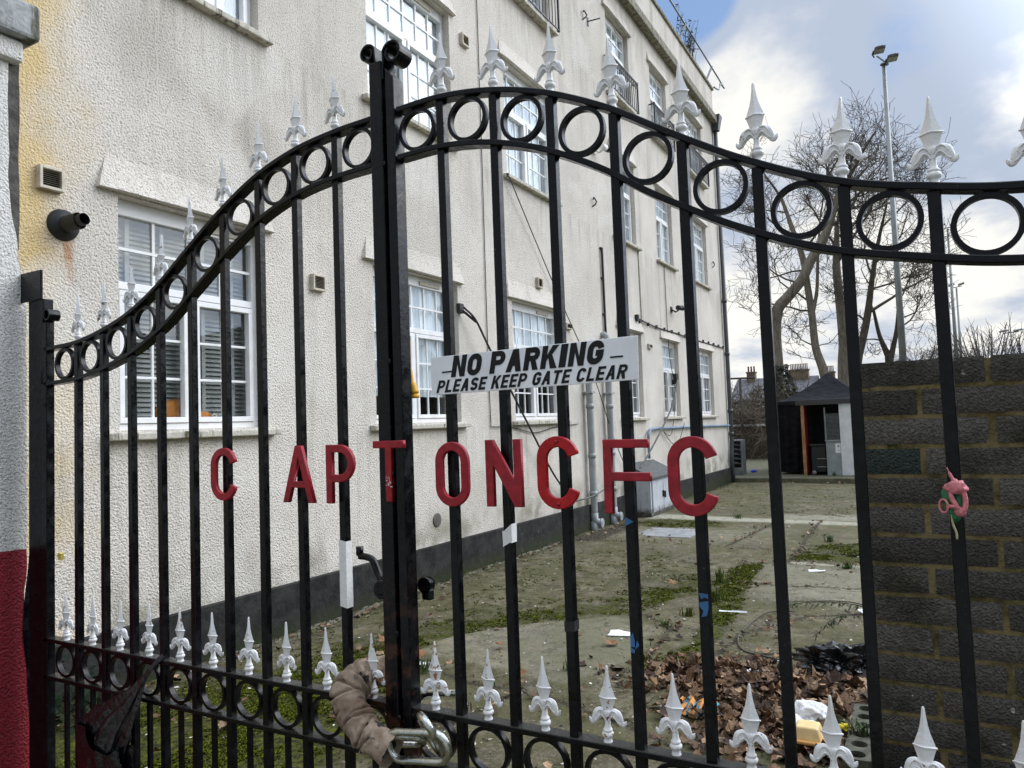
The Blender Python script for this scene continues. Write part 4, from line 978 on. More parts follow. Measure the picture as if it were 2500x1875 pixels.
# black bin liner knotted to the lower rail
t = thing('bin_liner', (-2.02,1.28,-1.1), 'torn black bin liner knotted to the lower rail of the left leaf', 'bin liner')
m = MB(); spine = catmull([(-1.850,1.322,-.592),(-1.868,1.306,-.615),(-1.895,1.296,-.65),(-1.925,1.290,-.69),(-1.968,1.284,-.740),(-2.01,1.278,-.790),(-2.035,1.274,-.835)],10)
W_ = [.007,.007,.008,.020,.046,.072,.092]; n = 40; vs = []; fs = []; N = len(spine); rr = np.interp(np.linspace(0,1,N),np.linspace(0,1,7),W_)
for i,p in enumerate(spine):
    s = i/(N-1); d = Vector((-.55,-.02,-.83)).normalized(); u = Vector((.83,0,-.55)); v = Vector((0,1,0))
    for k in range(n):
        a = 2*PI*k/n; f = 1+.34*math.sin(a*5+s*3+1.2*mnoise.noise(Vector((math.cos(a),math.sin(a),s*2))))*min(1,s*1.8)*.7+.3*mnoise.noise(Vector((math.cos(a)*2.4,math.sin(a)*2.4,s*5)))
        vs.append(Vector(p)+(u*math.cos(a)*rr[i]*f+v*math.sin(a)*rr[i]*f*.30)+d*(.022*mnoise.noise(Vector((math.cos(a)*2,math.sin(a)*2,7)))*s*s*2))
for i in range(N-1):
    for k in range(n): fs.append((i*n+k,i*n+(k+1)%n,(i+1)*n+(k+1)%n,(i+1)*n+k))
m.add(vs,fs,False); m.build('gathered_neck', M['film'], t)
m = MB(); vs = []; fs = []; rows = 26; n = 46
for i in range(rows):
    s = i/(rows-1)
    for k in range(n):
        a = 2*PI*k/n; cx = -2.045+.012*s; z = -.815-.50*s
        f = 1+.20*math.sin(a*7+2.*mnoise.noise(Vector((math.cos(a)*1.3,math.sin(a)*1.3,s*3))))+.35*mnoise.noise(Vector((math.cos(a)*1.8,math.sin(a)*1.8,s*4+3)))
        lip = .05*mnoise.noise(Vector((math.cos(a)*1.2,math.sin(a)*1.2,9))) if i == 0 else .02*mnoise.noise(Vector((a,s*6,2)))
        vs.append((cx+.095*f*math.cos(a)*(1+.12*s), 1.272+.034*f*math.sin(a), z+lip+(.035*(-math.cos(a)) if i < 3 else 0)))
for i in range(rows-1):
    for k in range(n): fs.append((i*n+k,i*n+(k+1)%n,(i+1)*n+(k+1)%n,(i+1)*n+k))
m.add(vs,fs,False); m.build('bag_skirt', M['film'], t)
def wrap(x, z0, z1, name, mat, lab, cat='tape', group=None, skew=0., top=0.):
    """tape wound round a bar: a thin skin just proud of it"""
    m = MB(); e = HB+.0012; n = 10; vs = []; fs = []
    for i in range(n+1):
        z = z0+(z1-z0)*i/n; w = .0006*mnoise.noise(Vector((z*40,x,1)))
        for k,(sx,sy) in enumerate(((-1,-1),(1,-1),(1,1),(-1,1))):
            zz = z+(skew*sx if i in (0,n) else 0)+(top*(sx+1)/2 if i == n else 0)
            vs.append((x+sx*(e+w),YG+sy*(e+w),zz))
    for i in range(n):
        for k in range(4): fs.append((i*4+k,i*4+(k+1)%4,(i+1)*4+(k+1)%4,(i+1)*4+k))
    m.add(vs,fs); return tag(m.build(name, M[mat], None), lab, cat, group)
wrap(LX[8],-.408,-.255,'white_tape','tape_white','long white tape wound round the last bar left of the centre posts',skew=-.002)
wrap(RX[1],-.243,-.214,'white_tape','tape_white','short torn scrap of white tape on a bar below letter N',skew=.006,top=.006)
def scrap(x, polys, lab, mat='tape_blue'):
    m = MB(); y = YG-HB-.0015
    for k,p in enumerate(polys):
        m.add([(x+a,y-.0003*k,z) for a,z in p]+[(x+a,y-.0003*k+.0004,z) for a,z in p], [tuple(range(len(p))),tuple(reversed(range(len(p),2*len(p))))]+[(i,len(p)+i,len(p)+(i+1)%len(p),(i+1)%len(p)) for i in range(len(p))])
    return tag(m.build('tape_scrap', M[mat], None, fix=True), lab, 'tape')
scrap(RX[3],[[(-.0084,-.181),(-.0084,-.198),(.0084,-.189),(.003,-.186)]],'small blue tape scrap below the gap between bright C and F')
scrap(RX[4],[[(-.0084,-.311),(.0084,-.312),(.0084,-.321),(.002,-.318),(-.004,-.322)],[(-.007,-.327),(.0084,-.324),(.0084,-.336),(.005,-.350),(-.005,-.353),(-.001,-.342),(-.008,-.334)]],'largest torn blue tape scrap, below the last letter C')
scrap(RX[3],[[(-.0084,-.420),(-.0084,-.402),(-.003,-.394),(.0,-.408),(.0,-.42)],[(.0005,-.424),(.0084,-.416),(.005,-.407)],[(-.0084,-.421),(.0005,-.4245),(-.001,-.431),(-.0084,-.429)]],'lower blue tape scraps on the bar under letter F')
wrap(RX[2],-.405,-.385,'black_tape','cable','black tape collar round a bar below the bright red C',skew=.001)
# yellow strap end behind the centre post, yellow clip on the hinge stile
t = thing('yellow_strap', (-1.0,YG+.05,.05), 'yellow rubber strap end hanging behind the centre posts', 'strap')
m = MB(); m.tube(catmull([(-1.026,YG+.035,.20),(-1.026,YG+.035,.14),(-1.021,YG+.035,.105),(-1.013,YG+.035,.078)],5),[.004]*6+[.006]*5+[.010]*5,10); m.build('strap', M['yellow'], t)
m = MB(); m.lathe([(.010,0),(.011,.006),(.007,.010)], (-1.013,YG+.035,.068), 12); m.build('knob', M['yellow'], t)
m = MB(); m.add([(-2.336,YG-.02,-.350),(-2.326,YG-.024,-.339),(-2.318,YG-.02,-.342),(-2.324,YG-.018,-.362),(-2.334,YG-.018,-.360),(-2.336,YG-.01,-.350),(-2.326,YG-.012,-.339),(-2.318,YG-.01,-.342),(-2.324,YG-.008,-.362),(-2.334,YG-.008,-.360)],
       [(0,4,3,2,1),(5,6,7,8,9),(0,1,6,5),(1,2,7,6),(2,3,8,7),(3,4,9,8),(4,0,5,9)]); 
tag(m.build('yellow_clip', plain('pale_yellow_plastic',(.58,.46,.10),.5), None, fix=True), 'small folded yellow scrap caught beside the left hinge stile', 'scrap')
# burst balloon
t = thing('burst_balloon', (.03,YG-.02,-.19), 'burst pink and green balloon tied to a bar in front of the block wall', 'balloon')
y = YG-.018; X = .030
m = MB(); m.tube(catmull([(X-.006,y,-.090),(X-.002,y-.002,-.102),(X+.003,y-.004,-.112),(X+.006,y-.006,-.118)],4),[.001]*3+[.0025]*4+[.005]*6,8)
m.blob((X+.003,y-.006,-.120),.0135,3,.45,2.2,4,(1.1,.6,.75))
for pts,r in (([(X-.004,y-.008,-.122),(X-.003,y-.010,-.134),(X+.002,y-.010,-.146),(X+.004,y-.010,-.151)],.0036),([(X+.012,y-.006,-.122),(X+.015,y-.006,-.138),(X+.013,y-.008,-.152),(X+.006,y-.009,-.158)],.0038),([(X+.004,y-.010,-.148),(X-.003,y-.012,-.148),(X-.010,y-.013,-.147)],.0030)): m.tube(catmull(pts,5),r,8)
m.blob((X+.007,y-.008,-.156),.008,2,.4,2,8,(1,.6,1)); m.build('pink_rubber', M['pink'], t)
m = MB(); m.tube([(X-.014+.0075*math.cos(a)*.75,y-.014-.003*math.cos(a),-.147+.010*math.sin(a)) for a in np.linspace(0,2*PI,20)[:-1]],.0015,6,closed=True); m.build('balloon_rim', M['pink'], t)
m = MB(); m.blob((X-.006,y-.002,-.134),.013,3,.4,2,2,(.65,.35,1.1)); m.blob((X+.007,y+.0005,-.140),.011,3,.3,2,6,(.7,.3,1.2)); m.blob((X,y-.002,-.162),.008,3,.5,2,9,(.8,.4,1.2)); m.build('green_rubber', M['green'], t)
m = MB(); m.tube(catmull([(X-.004,y-.002,-.160),(X-.003,y-.003,-.175),(X+.0005,y-.003,-.188),(X+.001,y-.002,-.198)],4),.0016,6); m.build('string', M['string'], t)

# ------------------------------------------------------------------ block wall on the right
YW = 3.2
t = thing('block_wall', (.6,YW+.11,-1.62), 'dark concrete block wall with mossy ochre mortar behind the right gate leaf', 'wall')
m = MB(); top = .188; ch = .112; n = 17; xw0, xw1 = -.222, 1.7
for r in range(n):
    z1 = top-r*ch; z0 = z1-ch+.017
    if z1 < -1.62: break
    x = xw0; first = True
    while x < xw1:
        L = .421 if not (first and r % 2 == 1) else .196; first = False
        L = min(L, xw1-x); g = random.choice([.07,.09,.11,.125,.10,.075,.14])*(.62 if r > 12 else 1); col = (g*1.03,g*.965,g*.88)
        j = [random.uniform(-.004,.004) for _ in range(8)]
        if r == 3 and x < -.1: col = (.045,.062,.055)
        # a slightly irregular block, split into a few faces so its edges can wander
        nx, nzz = max(2,int(L/.035)), 4; vs = []; fs = []; s0 = random.random()*50
        for a in range(nx+1):
            for b in range(nzz+1):
                xx = x+L*a/nx; zz = z0+(z1-z0)*b/nzz
                ed = (a in (0,nx)) or (b in (0,nzz))
                dn = mnoise.noise(Vector((xx*30,zz*30,s0)))*.0035
                vs.append((xx+(mnoise.noise(Vector((xx*40,zz*40,s0+9)))*.0022 if ed else 0), YW+(.006 if ed else -.001)+dn, zz+(mnoise.noise(Vector((zz*40,xx*40,s0+4)))*.0022 if ed else 0)))
        for a in range(nx):
            for b in range(nzz):
                q = a*(nzz+1)+b; fs.append((q,q+nzz+1,q+nzz+2,q+1))
        m.add(vs,fs,True,col)
        m.box(x+.004,x+L-.004,YW+.012,YW+.205,z0+.003,z1-.003,col)
        x += L+.022+random.uniform(-.004,.008)
m.build('blocks', M['block'], t)
m = MB(); m.box(xw0+.008,xw1-.01,YW+.0075,YW+.20,-1.62,top-.010); m.build('mortar', M['mortar'], t)

# ------------------------------------------------------------------ things in the yard
# meter cabinet
t = thing('meter_cabinet', (-4.33,12.75,-1.66), 'weathered white wooden cabinet with grey felt roof against the building', 'cabinet')
cx0,cx1,cy0,cy1 = XF+.05,-4.13,12.12,13.42
m = MB(); m.add([(cx0,cy0,-1.66),(cx1,cy0,-1.66),(cx1,cy1,-1.67),(cx0,cy1,-1.67),(cx0,cy0,-.80),(cx1,cy0,-.985),(cx1,cy1,-.985),(cx0,cy1,-.80)],
                [(0,3,2,1),(4,5,6,7),(0,1,5,4),(1,2,6,5),(2,3,7,6),(3,0,4,7)]); m.build('cabinet_body', M['cab'], t)
m = MB(); m.add([(cx0-.04,cy0-.07,-.745),(cx1+.07,cy0-.07,-.975),(cx1+.07,cy1+.06,-.975),(cx0-.04,cy1+.06,-.745),(cx0-.04,cy0-.07,-.785),(cx1+.07,cy0-.07,-1.015),(cx1+.07,cy1+.06,-1.015),(cx0-.04,cy1+.06,-.785)],
                [(0,1,2,3),(7,6,5,4),(4,5,1,0),(5,6,2,1),(6,7,3,2),(7,4,0,3)]); m.build('felt_roof', M['felt'], t, bevel=.01)
for a,b in ((cy0+.06,12.755),(12.775,cy1-.05)):
    m = MB(); m.box(cx1,cx1+.022,a,b,-1.58,-1.06); d = m.build('door', M['cab'], t, bevel=.004)
m = MB(); m.box(cx1+.022,cx1+.05,12.70,12.73,-1.36,-1.25); m.box(cx1+.022,cx1+.05,12.79,12.82,-1.38,-1.27); m.build('handle', M['iron'], t)
# grey shelf unit beyond the corner
t = thing('shelf_unit', (-4.56,20.9,-1.605), 'grey metal unit with dark open shelves beside the corner downpipe', 'shelf unit')
sx0_,sx1_,sy0,sy1,sz0_,sz1_ = -4.78,-4.42,20.7,21.2,-1.605,-.655
m = MB(); w = .03; m.box(sx0_,sx0_+w,sy0,sy1,sz0_+.20,sz1_-w); m.box(sx1_-w,sx1_,sy0,sy1,sz0_+.20,sz1_-w); m.box(sx0_,sx1_,sy0-.003,sy1,sz1_-w,sz1_); m.box(sx0_,sx1_,sy0-.003,sy1,sz0_,sz0_+.20); m.box(sx0_+w,sx1_-w,sy1-.03,sy1,sz0_+.2,sz1_-w)
m.build('unit_case', M['grey_unit'], t, bevel=.005)
for k in range(5):
    m = MB(); z = sz0_+.30+.125*k; m.box(sx0_+w,sx1_-w,sy0+.05,sy1-.03,z,z+.018); m.tube([(sx0_+w,sy0+.03,z+.03),(sx1_-.11,sy0+.03,z+.045)],.010,6); m.build('shelf', M['grey_unit'], t)
# canopy tent
t = thing('canopy_tent', (-2.25,22.3,-1.605), 'black pop up canopy tent with peaked roof and side wall', 'tent')
tx0,tx1,ty0,ty1 = -3.54,-1.06,20.95,23.5; ze,zp = .345,1.12; tc = ((tx0+tx1)/2,(ty0+ty1)/2)
m = MB(); n = 14; sd = [((tx0,ty0),(tx1,ty0)),((tx1,ty0),(tx1,ty1)),((tx1,ty1),(tx0,ty1)),((tx0,ty1),(tx0,ty0))]
for (a,b) in sd:
    vs = []; fs = []
    for i in range(n+1):
        s = i/n; zc = ze+(zp-ze)*(s**1.45)
        for k in range(n+1):
            u = k/n; x = (a[0]+(b[0]-a[0])*u)*(1-s)+tc[0]*s; y = (a[1]+(b[1]-a[1])*u)*(1-s)+tc[1]*s
            sag = -.035*math.sin(PI*u)*math.sin(PI*min(1,s*1.1))
            vs.append((x,y,zc+sag+.006*mnoise.noise(Vector((x*4,y*4,1)))))
    for i in range(n):
        for k in range(n): q = i*(n+1)+k; fs.append((q,q+1,q+n+2,q+n+1))
    m.add(vs,fs,True)
    vs = [(a[0]+(b[0]-a[0])*k/n,a[1]+(b[1]-a[1])*k/n,ze-.0-.10*j) for k in range(n+1) for j in range(2)]; m.add(vs,[(2*k+1,2*k+3,2*k+2,2*k) for k in range(n)],False)
m.build('canopy', M['tent'], t)
def side(a,b,z0):
    m = MB(); nx, nz = 40, 24; vs = []; fs = []; nrm = Vector((-(b[1]-a[1]),b[0]-a[0],0)).normalized()
    for i in range(nx+1):
        for j in range(nz+1):
            u, v = i/nx, j/nz; z = z0+(ze-.05-z0)*v
            f = .05*math.sin((u*9+(1-v)*2.2*(u-.1))*2.2)*(.3+.7*(1-v))+.03*mnoise.noise(Vector((u*7+v*3,v*4,a[0])))
            vs.append((a[0]+(b[0]-a[0])*u+nrm.x*f,a[1]+(b[1]-a[1])*u+nrm.y*f,z))
    for i in range(nx):
        for j in range(nz): q = i*(nz+1)+j; fs.append((q,q+nz+1,q+nz+2,q+1))
    m.add(vs,fs,True); m.build('side_wall', M['tent_wall'], t)
side((tx0+.06,ty0+.04),(-2.6,ty0+.04),-1.55); side((tx0+.05,ty0+.05),(tx0+.05,ty1),-1.55); side((tx0,ty1-.05),(tx1,ty1-.05),-1.55); side((tx1-.05,ty0+.1),(tx1-.05,ty1),-1.55)
for x,y in ((tx0+.03,ty0+.0),(tx1-.03,ty0+.0),(tx0+.03,ty1),(tx1-.03,ty1)):
    m = MB(); m.box(x-.02,x+.02,y-.02,y+.02,-1.6,ze-.02); m.box(x-.05,x+.05,y-.05,y+.05,-1.6,-1.585); m.build('leg', M['white_plain'], t)
    if y < 21:
        m = MB()
        for z in (-.55,-.72,-1.3): m.box(x-.028,x+.028,y-.028,y+.028,z,z+.04)
        m.build('strap_band', M['iron'], t)
# ticket booth
t = thing('ticket_booth', (-2.3,20.6,-1.605), 'open fronted booth with red side, timber post and white wall under the tent', 'booth')
yb = 20.6
m = MB(); m.box(-2.95,-.8,yb-.06,yb,.215,.325); m.build('fascia', plain('dark_fascia',(.045,.043,.042),.7), t, bevel=.005)
m = MB(); m.box(-2.845,-2.765,yb,yb+.07,-1.605,.215); m.build('timber_post', M['timber'], t, bevel=.004)
m = MB(); m.add([(-2.765,yb+.01,-1.605),(-2.70,yb+.9,-1.605),(-2.70,yb+.9,.215),(-2.765,yb+.01,.215),(-2.785,yb+.03,-1.605),(-2.72,yb+.92,-1.605),(-2.72,yb+.92,.215),(-2.785,yb+.03,.215)],[(0,1,2,3),(7,6,5,4),(4,5,1,0),(5,6,2,1),(6,7,3,2),(7,4,0,3)]); m.build('red_side', M['door_red'], t)
m = MB(); m.box(-1.925,-.95,yb,yb+.12,-1.605,.215); m.build('white_wall', M['whitewash'], t, bevel=.005)
m = MB(); m.box(-2.275,-1.93,yb+.01,yb+.05,-1.605,-.735); cnt = m.build('counter_panel', M['door_grey'], t, bevel=.006)
m = MB(); m.box(-2.29,-1.93,yb-.02,yb+.12,-.733,-.70); m.build('counter_top', M['door_grey'], t, bevel=.004)
m = MB(); m.box(-2.055,-1.935,yb+.004,yb+.008,-1.03,-.79); nt = m.build('notice', M['paper'] if False else M['white_plain'], t)
m = MB(); m.lathe([(.030,0),(.030,-.001)], (-1.985,yb+.003,-.86), 18, 'y'); m.box(-2.03,-1.955,yb+.002,yb+.003,-.955,-.948); m.box(-2.03,-1.955,yb+.002,yb+.003,-.975,-.968); m.build('notice_print', plain('grey_print',(.30,.30,.31),.7), nt)
m = MB(); xa,xb,za,zb_ = -2.25,-1.94,-.695,-.03
for k in range(12): x = xa+(xb-xa)*k/11; m.box(x-.003,x+.003,yb+.03,yb+.036,za,zb_)
for k in range(21): z = za+(zb_-za)*k/20; m.box(xa,xb,yb+.0365,yb+.042,z-.003,z+.003)
m.build('wire_mesh', M['galv'], t)
m = MB(); m.box(-2.285,-2.255,yb+.02,yb+.06,-.70,.14); m.build('screen_post', M['galv'], t)
m = MB(); m.add([(-2.72,yb+.93,-1.605),(-.9,yb+.93,-1.605),(-.9,yb+.93,.215),(-2.72,yb+.93,.215)],[(0,1,2,3)]); m.add([(-2.72,yb+.93,.214),(-.9,yb+.93,.214),(-.9,yb+.01,.214),(-2.78,yb+.01,.214)],[(0,1,2,3)]); m.add([(-2.78,yb+.01,-1.6),(-.9,yb+.01,-1.6),(-.9,yb+.93,-1.6),(-2.72,yb+.93,-1.6)],[(0,1,2,3)]); m.build('dark_lining', M['dark'], t)
t = thing('wheelie_trolley', (-2.5,20.75,-1.6), 'black wheeled trolley with pale strips inside the dark booth', 'trolley')
m = MB(); m.box(-2.66,-2.30,20.72,21.1,-1.53,-.86); m.box(-2.70,-2.28,20.70,21.12,-.86,-.80); m.build('trolley_body', M['iron'], t, bevel=.02)
m = MB(); m.lathe([(.065,-.02),(.065,.02)], (-2.60,20.68,-1.535), 24, 'y'); m.build('tyre', M['iron'], t)
m = MB(); m.lathe([(.052,-.004),(.046,-.008),(.02,-.009),(.012,-.015)], (-2.60,20.662,-1.535), 18, 'y')
wh = m.build('hub', M['galv'], t)
m = MB(); m.box(-2.52,-2.28,20.705,20.715,-1.19,-1.17); m.box(-2.52,-2.28,20.705,20.715,-1.40,-1.38); m.build('pale_strip', M['galv'], t)
m = MB(); m.blob((-4.33,21.6,-1.56),.06,2,.2,2,3,(1.2,1,.7)); m.tube([(-4.28,21.58,-1.56),(-4.22,21.56,-1.55)],.025,8); tag(m.build('blue_scrap', M['blue'], None), 'small bright blue plastic object on the raised slab', 'scrap')
# block with round holes beside the wall
t = thing('cored_block', (-.28,3.8,-1.6), 'long mossy grey block with round holes lying against the block wall', 'block')
m = MB(); bx0,bx1,by0,by1,bz = -.392,-.165,3.46,4.12,-1.455
ny = 6; vs = []; fs = []
hc = [(-.337, 3.46+.11*(k+.5)) for k in range(6)]
H = 20
for k,(hx,hy) in enumerate(hc):
    xa,xb_ = bx0,bx0+.122; ya,yb2 = hy-.055,hy+.055; R = .034
    ring = [(hx+R*math.cos(2*PI*i/H),hy+R*math.sin(2*PI*i/H)) for i in range(H)]; sq = []
    for i in range(H):
        c,s = math.cos(2*PI*i/H),math.sin(2*PI*i/H); q = .061/max(abs(c),abs(s)); sq.append((min(max(hx+q*c,xa),xb_),min(max(hy+q*s,ya),yb2)))
    vs = [(x,y,bz) for x,y in ring]+[(x,y,bz) for x,y in sq]+[(x,y,bz-.12) for x,y in ring]
    m.add(vs,[(i,H+i,H+(i+1)%H,(i+1)%H) for i in range(H)]+[(i,(i+1)%H,2*H+(i+1)%H,2*H+i) for i in range(H)]+[tuple(2*H+i for i in range(H))])
m.add([(bx0+.122,by0,bz),(bx1,by0,bz),(bx1,by1,bz),(bx0+.122,by1,bz)],[(0,1,2,3)])
m.add([(bx0,by0,bz),(bx1,by0,bz),(bx1,by1,bz),(bx0,by1,bz),(bx0-.006,by0,-1.60),(bx1,by0,-1.60),(bx1,by1,-1.60),(bx0-.006,by1,-1.60)],[(4,5,1,0),(5,6,2,1),(6,7,3,2),(7,4,0,3)])
m.build('block', M['holed'], t)
# rubbish
t = thing('rubbish_bag', (-.6,5.15,-1.6), 'crumpled black rubbish bag lying on the leaf heap', 'rubbish bag')
m = MB(); m.blob((-.545,4.98,-1.53),.165,5,.62,2.6,4,(1.25,.8,.62),False,False,zmin=-1.605); m.build('bag', M['film'], t)
m = MB(); m.blob((-.62,4.86,-1.565),.10,4,.6,3.,8,(1.2,.8,.45),False,False,zmin=-1.605); m.build('torn_flap', M['film'], t)
m = MB(); m.blob((-.33,5.05,-1.52),.09,3,.35,2,2,(.8,.8,1.1),zmin=-1.605); tag(m.build('white_carrier', M['foam'], None), 'white crumpled carrier bag behind the black rubbish bag', 'carrier bag')
t = thing('foam_packing', (-.62,4.28,-1.6), 'lump of white foam packing above the tan food box', 'packing')
m = MB(); m.blob((-.60,4.05,-1.515),.095,4,.28,3,1,(1.05,.8,.62),zmin=-1.605); m.build('foam', M['foam'], t)
m = MB(); m.tube([(-.575,3.93,-1.53),(-.570,3.90,-1.525)],.030,14); m.blob((-.655,3.95,-1.545),.05,3,.3,3,5); m.build('plastic_cup', M['white_plain'], t)
t = thing('food_box', (-.59,3.99,-1.59), 'open tan foam takeaway box turned over on the leaves', 'food box')
m = MB(); z = -1.53
def tray(x0,x1,y0,y1,zb,zt,ins):
    vs = [(x0,y0,zb),(x1,y0,zb),(x1,y1,zb),(x0,y1,zb),(x0+ins,y0+ins,zt),(x1-ins,y0+ins,zt),(x1-ins,y1-ins,zt),(x0+ins,y1-ins,zt)]
    m.add(vs,[(4,5,6,7),(0,1,5,4),(1,2,6,5),(2,3,7,6),(3,0,4,7)])
m.box(-.665,-.485,3.73,3.90,-1.545,-1.528); m.build('rim', M['box_orange'], t, bevel=.006)
m = MB(); tray(-.640,-.510,3.75,3.88,-1.5275,-1.475,.016); m.build('tray', plain('pale_tan_foam',(.78,.58,.27),.5,var=.1,scale=30), t, bevel=.009, seg=3)
m = MB(); m.blob((-.44,3.98,-1.535),.030,3,.6,2,3,(1,.6,.7)); tag(m.build('yellow_wrapper', plain('bright_yellow',(.75,.62,.02),.4), None), 'crumpled yellow wrapper beside the cored block', 'wrapper')
m = MB(); nn = 12; vs = []; fs = []
for i in range(nn+1):
    for j in range(4): vs.append((-1.27+.24*i/nn, 4.02+.055*(j-1.5)+.02*math.sin(i), -1.572+.012*math.sin(i*1.9+j)+.01*j))
for i in range(nn):
    for j in range(3):
        cl = (.60,.25,.06) if (i+j) % 3 else (.04,.32,.46)
        m.add([vs[i*4+j],vs[i*4+4+j],vs[i*4+5+j],vs[i*4+1+j]],[(0,1,2,3)],False,cl)
tag(m.build('crisp_packet', M['paper'], None), 'flattened orange and blue wrapper at the near edge of the leaf heap', 'wrapper')
def paper(x,y,w,h,rot,lab,col=(.8,.81,.82),grp=None):
    m = MB(); vs = []; n = 4
    for i in range(n+1):
        for j in range(n+1):
            a,b = (i/n-.5)*w,(j/n-.5)*h*(1-.5*i/n); c,s = math.cos(rot),math.sin(rot)
            vs.append((x+a*c-b*s,y+a*s+b*c,ground_z(y)+.030+.02*abs(mnoise.noise(Vector((i*.9,j*.9,x*9))))))
    m.add(vs,[(i*(n+1)+j,(i+1)*(n+1)+j,(i+1)*(n+1)+j+1,i*(n+1)+j+1) for i in range(n) for j in range(n)],False,col)
    return tag(m.build('paper_scrap', M['paper'], None), lab, 'paper scrap', grp)
paper(-2.03,5.22,.22,.15,.15,'white paper triangle on the bare concrete behind the bars')
paper(-.45,6.55,.20,.12,.5,'white torn paper near the wall beyond the weed')
paper(-1.05,8.1,.16,.10,.2,'white scrap lying on the pale concrete further up the yard')
paper(-1.45,6.15,.22,.035,.1,'long thin white strip beside the dry stem')
paper(-1.0,4.75,.12,.09,.8,'white scrap at the far edge of the leaf heap')
paper(-3.0,4.05,.10,.06,.3,'small white petal of paper on the moss behind the spearheads')
# ---- leaves
def leaf_shape(sz):
    pts = []; lob = [(-155,.42),(-122,.66),(-92,.56),(-60,.84),(-32,.66),(0,1.0),(32,.66),(60,.84),(92,.56),(122,.66),(155,.42)]
    for a,r in lob: pts.append((sz*r*math.sin(math.radians(a))*.9, sz*r*math.cos(math.radians(a))))
    return pts
def add_leaf(m, c, sz, rot, tilt, col, curl):
    P = leaf_shape(sz); R = Matrix.Rotation(rot,3,'Z')@Matrix.Rotation(tilt[0],3,'X')@Matrix.Rotation(tilt[1],3,'Y'); vs = []
    for x,y in [(0,0)]+P:
        r2 = (x*x+y*y)/(sz*sz); z = curl*sz*(r2*(1+.7*math.sin(3*math.atan2(x,y)+rot))+.55*abs(x)/sz)
        vs.append(Vector(c)+R@Vector((x,y,z)))
    n = len(P); m.add(vs,[(0,i+2 if i+1 < n else 1,i+1) for i in range(n)],False,col)
def leafcol():
    k = random.random(); b = random.uniform(.45,1.15)
    base = (.155,.088,.050) if k < .42 else (.060,.037,.025) if k < .66 else (.36,.235,.14)
    return tuple(q*b for q in base)
HEAP = [(-1.66,4.42),(-1.42,4.74),(-.95,4.84),(-.30,4.9),(-.24,4.5),(-.42,4.4),(-.44,3.75),(-.9,3.70),(-1.25,4.1)]
m = MB(); px = np.array([0.]); cnt = 0
while cnt < 1500:
    x,y = random.uniform(-1.95,-.2),random.uniform(3.3,5.35)
    d = float(soft(np.array([x]),np.array([y]),HEAP,.6)[0])*(1 if x > -1.0 else .75+.25*(x+1.9)/.9)
    if random.random() > d*1.2-.03: continue
    zz = ground_z(y)+.012+random.random()*.06*d; sz = random.choice((.8,1,1,1.25))*random.uniform(.026,.058)
    add_leaf(m,(x,y,zz),sz,random.uniform(0,6.28),(random.gauss(0,.38),random.gauss(0,.38)),leafcol(),random.uniform(-.6,.95)); cnt += 1
tag(m.build('leaf_heap', M['leaf'], None), 'heap of brown fallen plane leaves in front of the block wall', 'leaf heap', None, 'stuff')
m = MB()
for k in range(520):
    y = 2.2+random.random()**1.6*17; x = random.uniform(-4.4,-.3)
    if random.random() < .45:                 # along cracks and the plinth
        l = random.choice(CRACKS); a,b = random.choice(list(zip(l,l[1:]))); u = random.random(); x = a[0]+(b[0]-a[0])*u+random.gauss(0,.07); y = a[1]+(b[1]-a[1])*u+random.gauss(0,.07)
    elif random.random() < .35: x = -4.42+abs(random.gauss(0,.12)); y = random.uniform(3,12)
    elif random.random() < .2: y = 19.6+random.gauss(0,.06); x = random.uniform(-4.3,-1)
    if y < 2: continue
    add_leaf(m,(x,y,ground_z(y)+.026),random.uniform(.018,.05),random.uniform(0,6.28),(random.gauss(0,.3),random.gauss(0,.3)),leafcol(),random.uniform(-.3,.6))
tag(m.build('scattered_leaves', M['leaf'], None), 'small brown leaf fragments scattered over the concrete', 'leaf litter', None, 'stuff')
m = MB()
for k in range(600):
    y = 2.2+random.random()**1.5*13; x = random.uniform(-4.4,-.3); s = random.uniform(.004,.013)*(1.7 if random.random() < .12 else 1); a = random.uniform(0,6.28); z = ground_z(y)+.022
    q = [(s*math.cos(a+b)*r,s*math.sin(a+b)*r) for b,r in ((0,1),(1.3,.6),(2.9,1.2),(4.4,.5))]
    g_ = random.uniform(.45,.8); m.add([(x+u,y+v,z+random.uniform(0,.006)) for u,v in q],[(0,1,2,3)],False,(g_,g_*.97,g_*.88))
tag(m.build('litter_specks', M['paper'], None), 'tiny pale specks of litter and grit strewn over the yard', 'litter', None, 'stuff')
def big_leaf(x,y,sz,col,lab,rot=0.):
    m = MB(); add_leaf(m,(x,y,ground_z(y)+.036),sz,rot,(.12,-.08),col,.35); m.tube([(x-.01,y,ground_z(y)+.02),(x-.05*math.cos(rot),y-.09,ground_z(y)+.012)],.0025,4,col=col)
    tag(m.build('fallen_leaf', M['leaf'], None), lab, 'leaf', 'large single leaves on the concrete')
big_leaf(-2.28,4.05,.085,(.27,.15,.07),'large pale tan leaf lying flat between two low spearheads',.3)
big_leaf(-2.0,4.92,.075,(.24,.13,.06),'tan leaf just in front of the white paper triangle',2.)
big_leaf(-2.2,7.0,.07,(.27,.16,.08),'pale leaf on the moss beyond the paved patch',1.)
big_leaf(-3.55,4.35,.075,(.25,.11,.05),'tan leaf on the moss left of the centre posts',1.6)
big_leaf(-3.1,4.15,.075,(.26,.12,.055),'orange brown leaf on the concrete just right of the centre posts',.9)
big_leaf(-2.72,4.6,.055,(.22,.10,.05),'small red brown leaf on the paved patch',2.6)
big_leaf(-3.35,2.75,.06,(.20,.14,.09),'faded leaf on the moss below the ring band',.4)
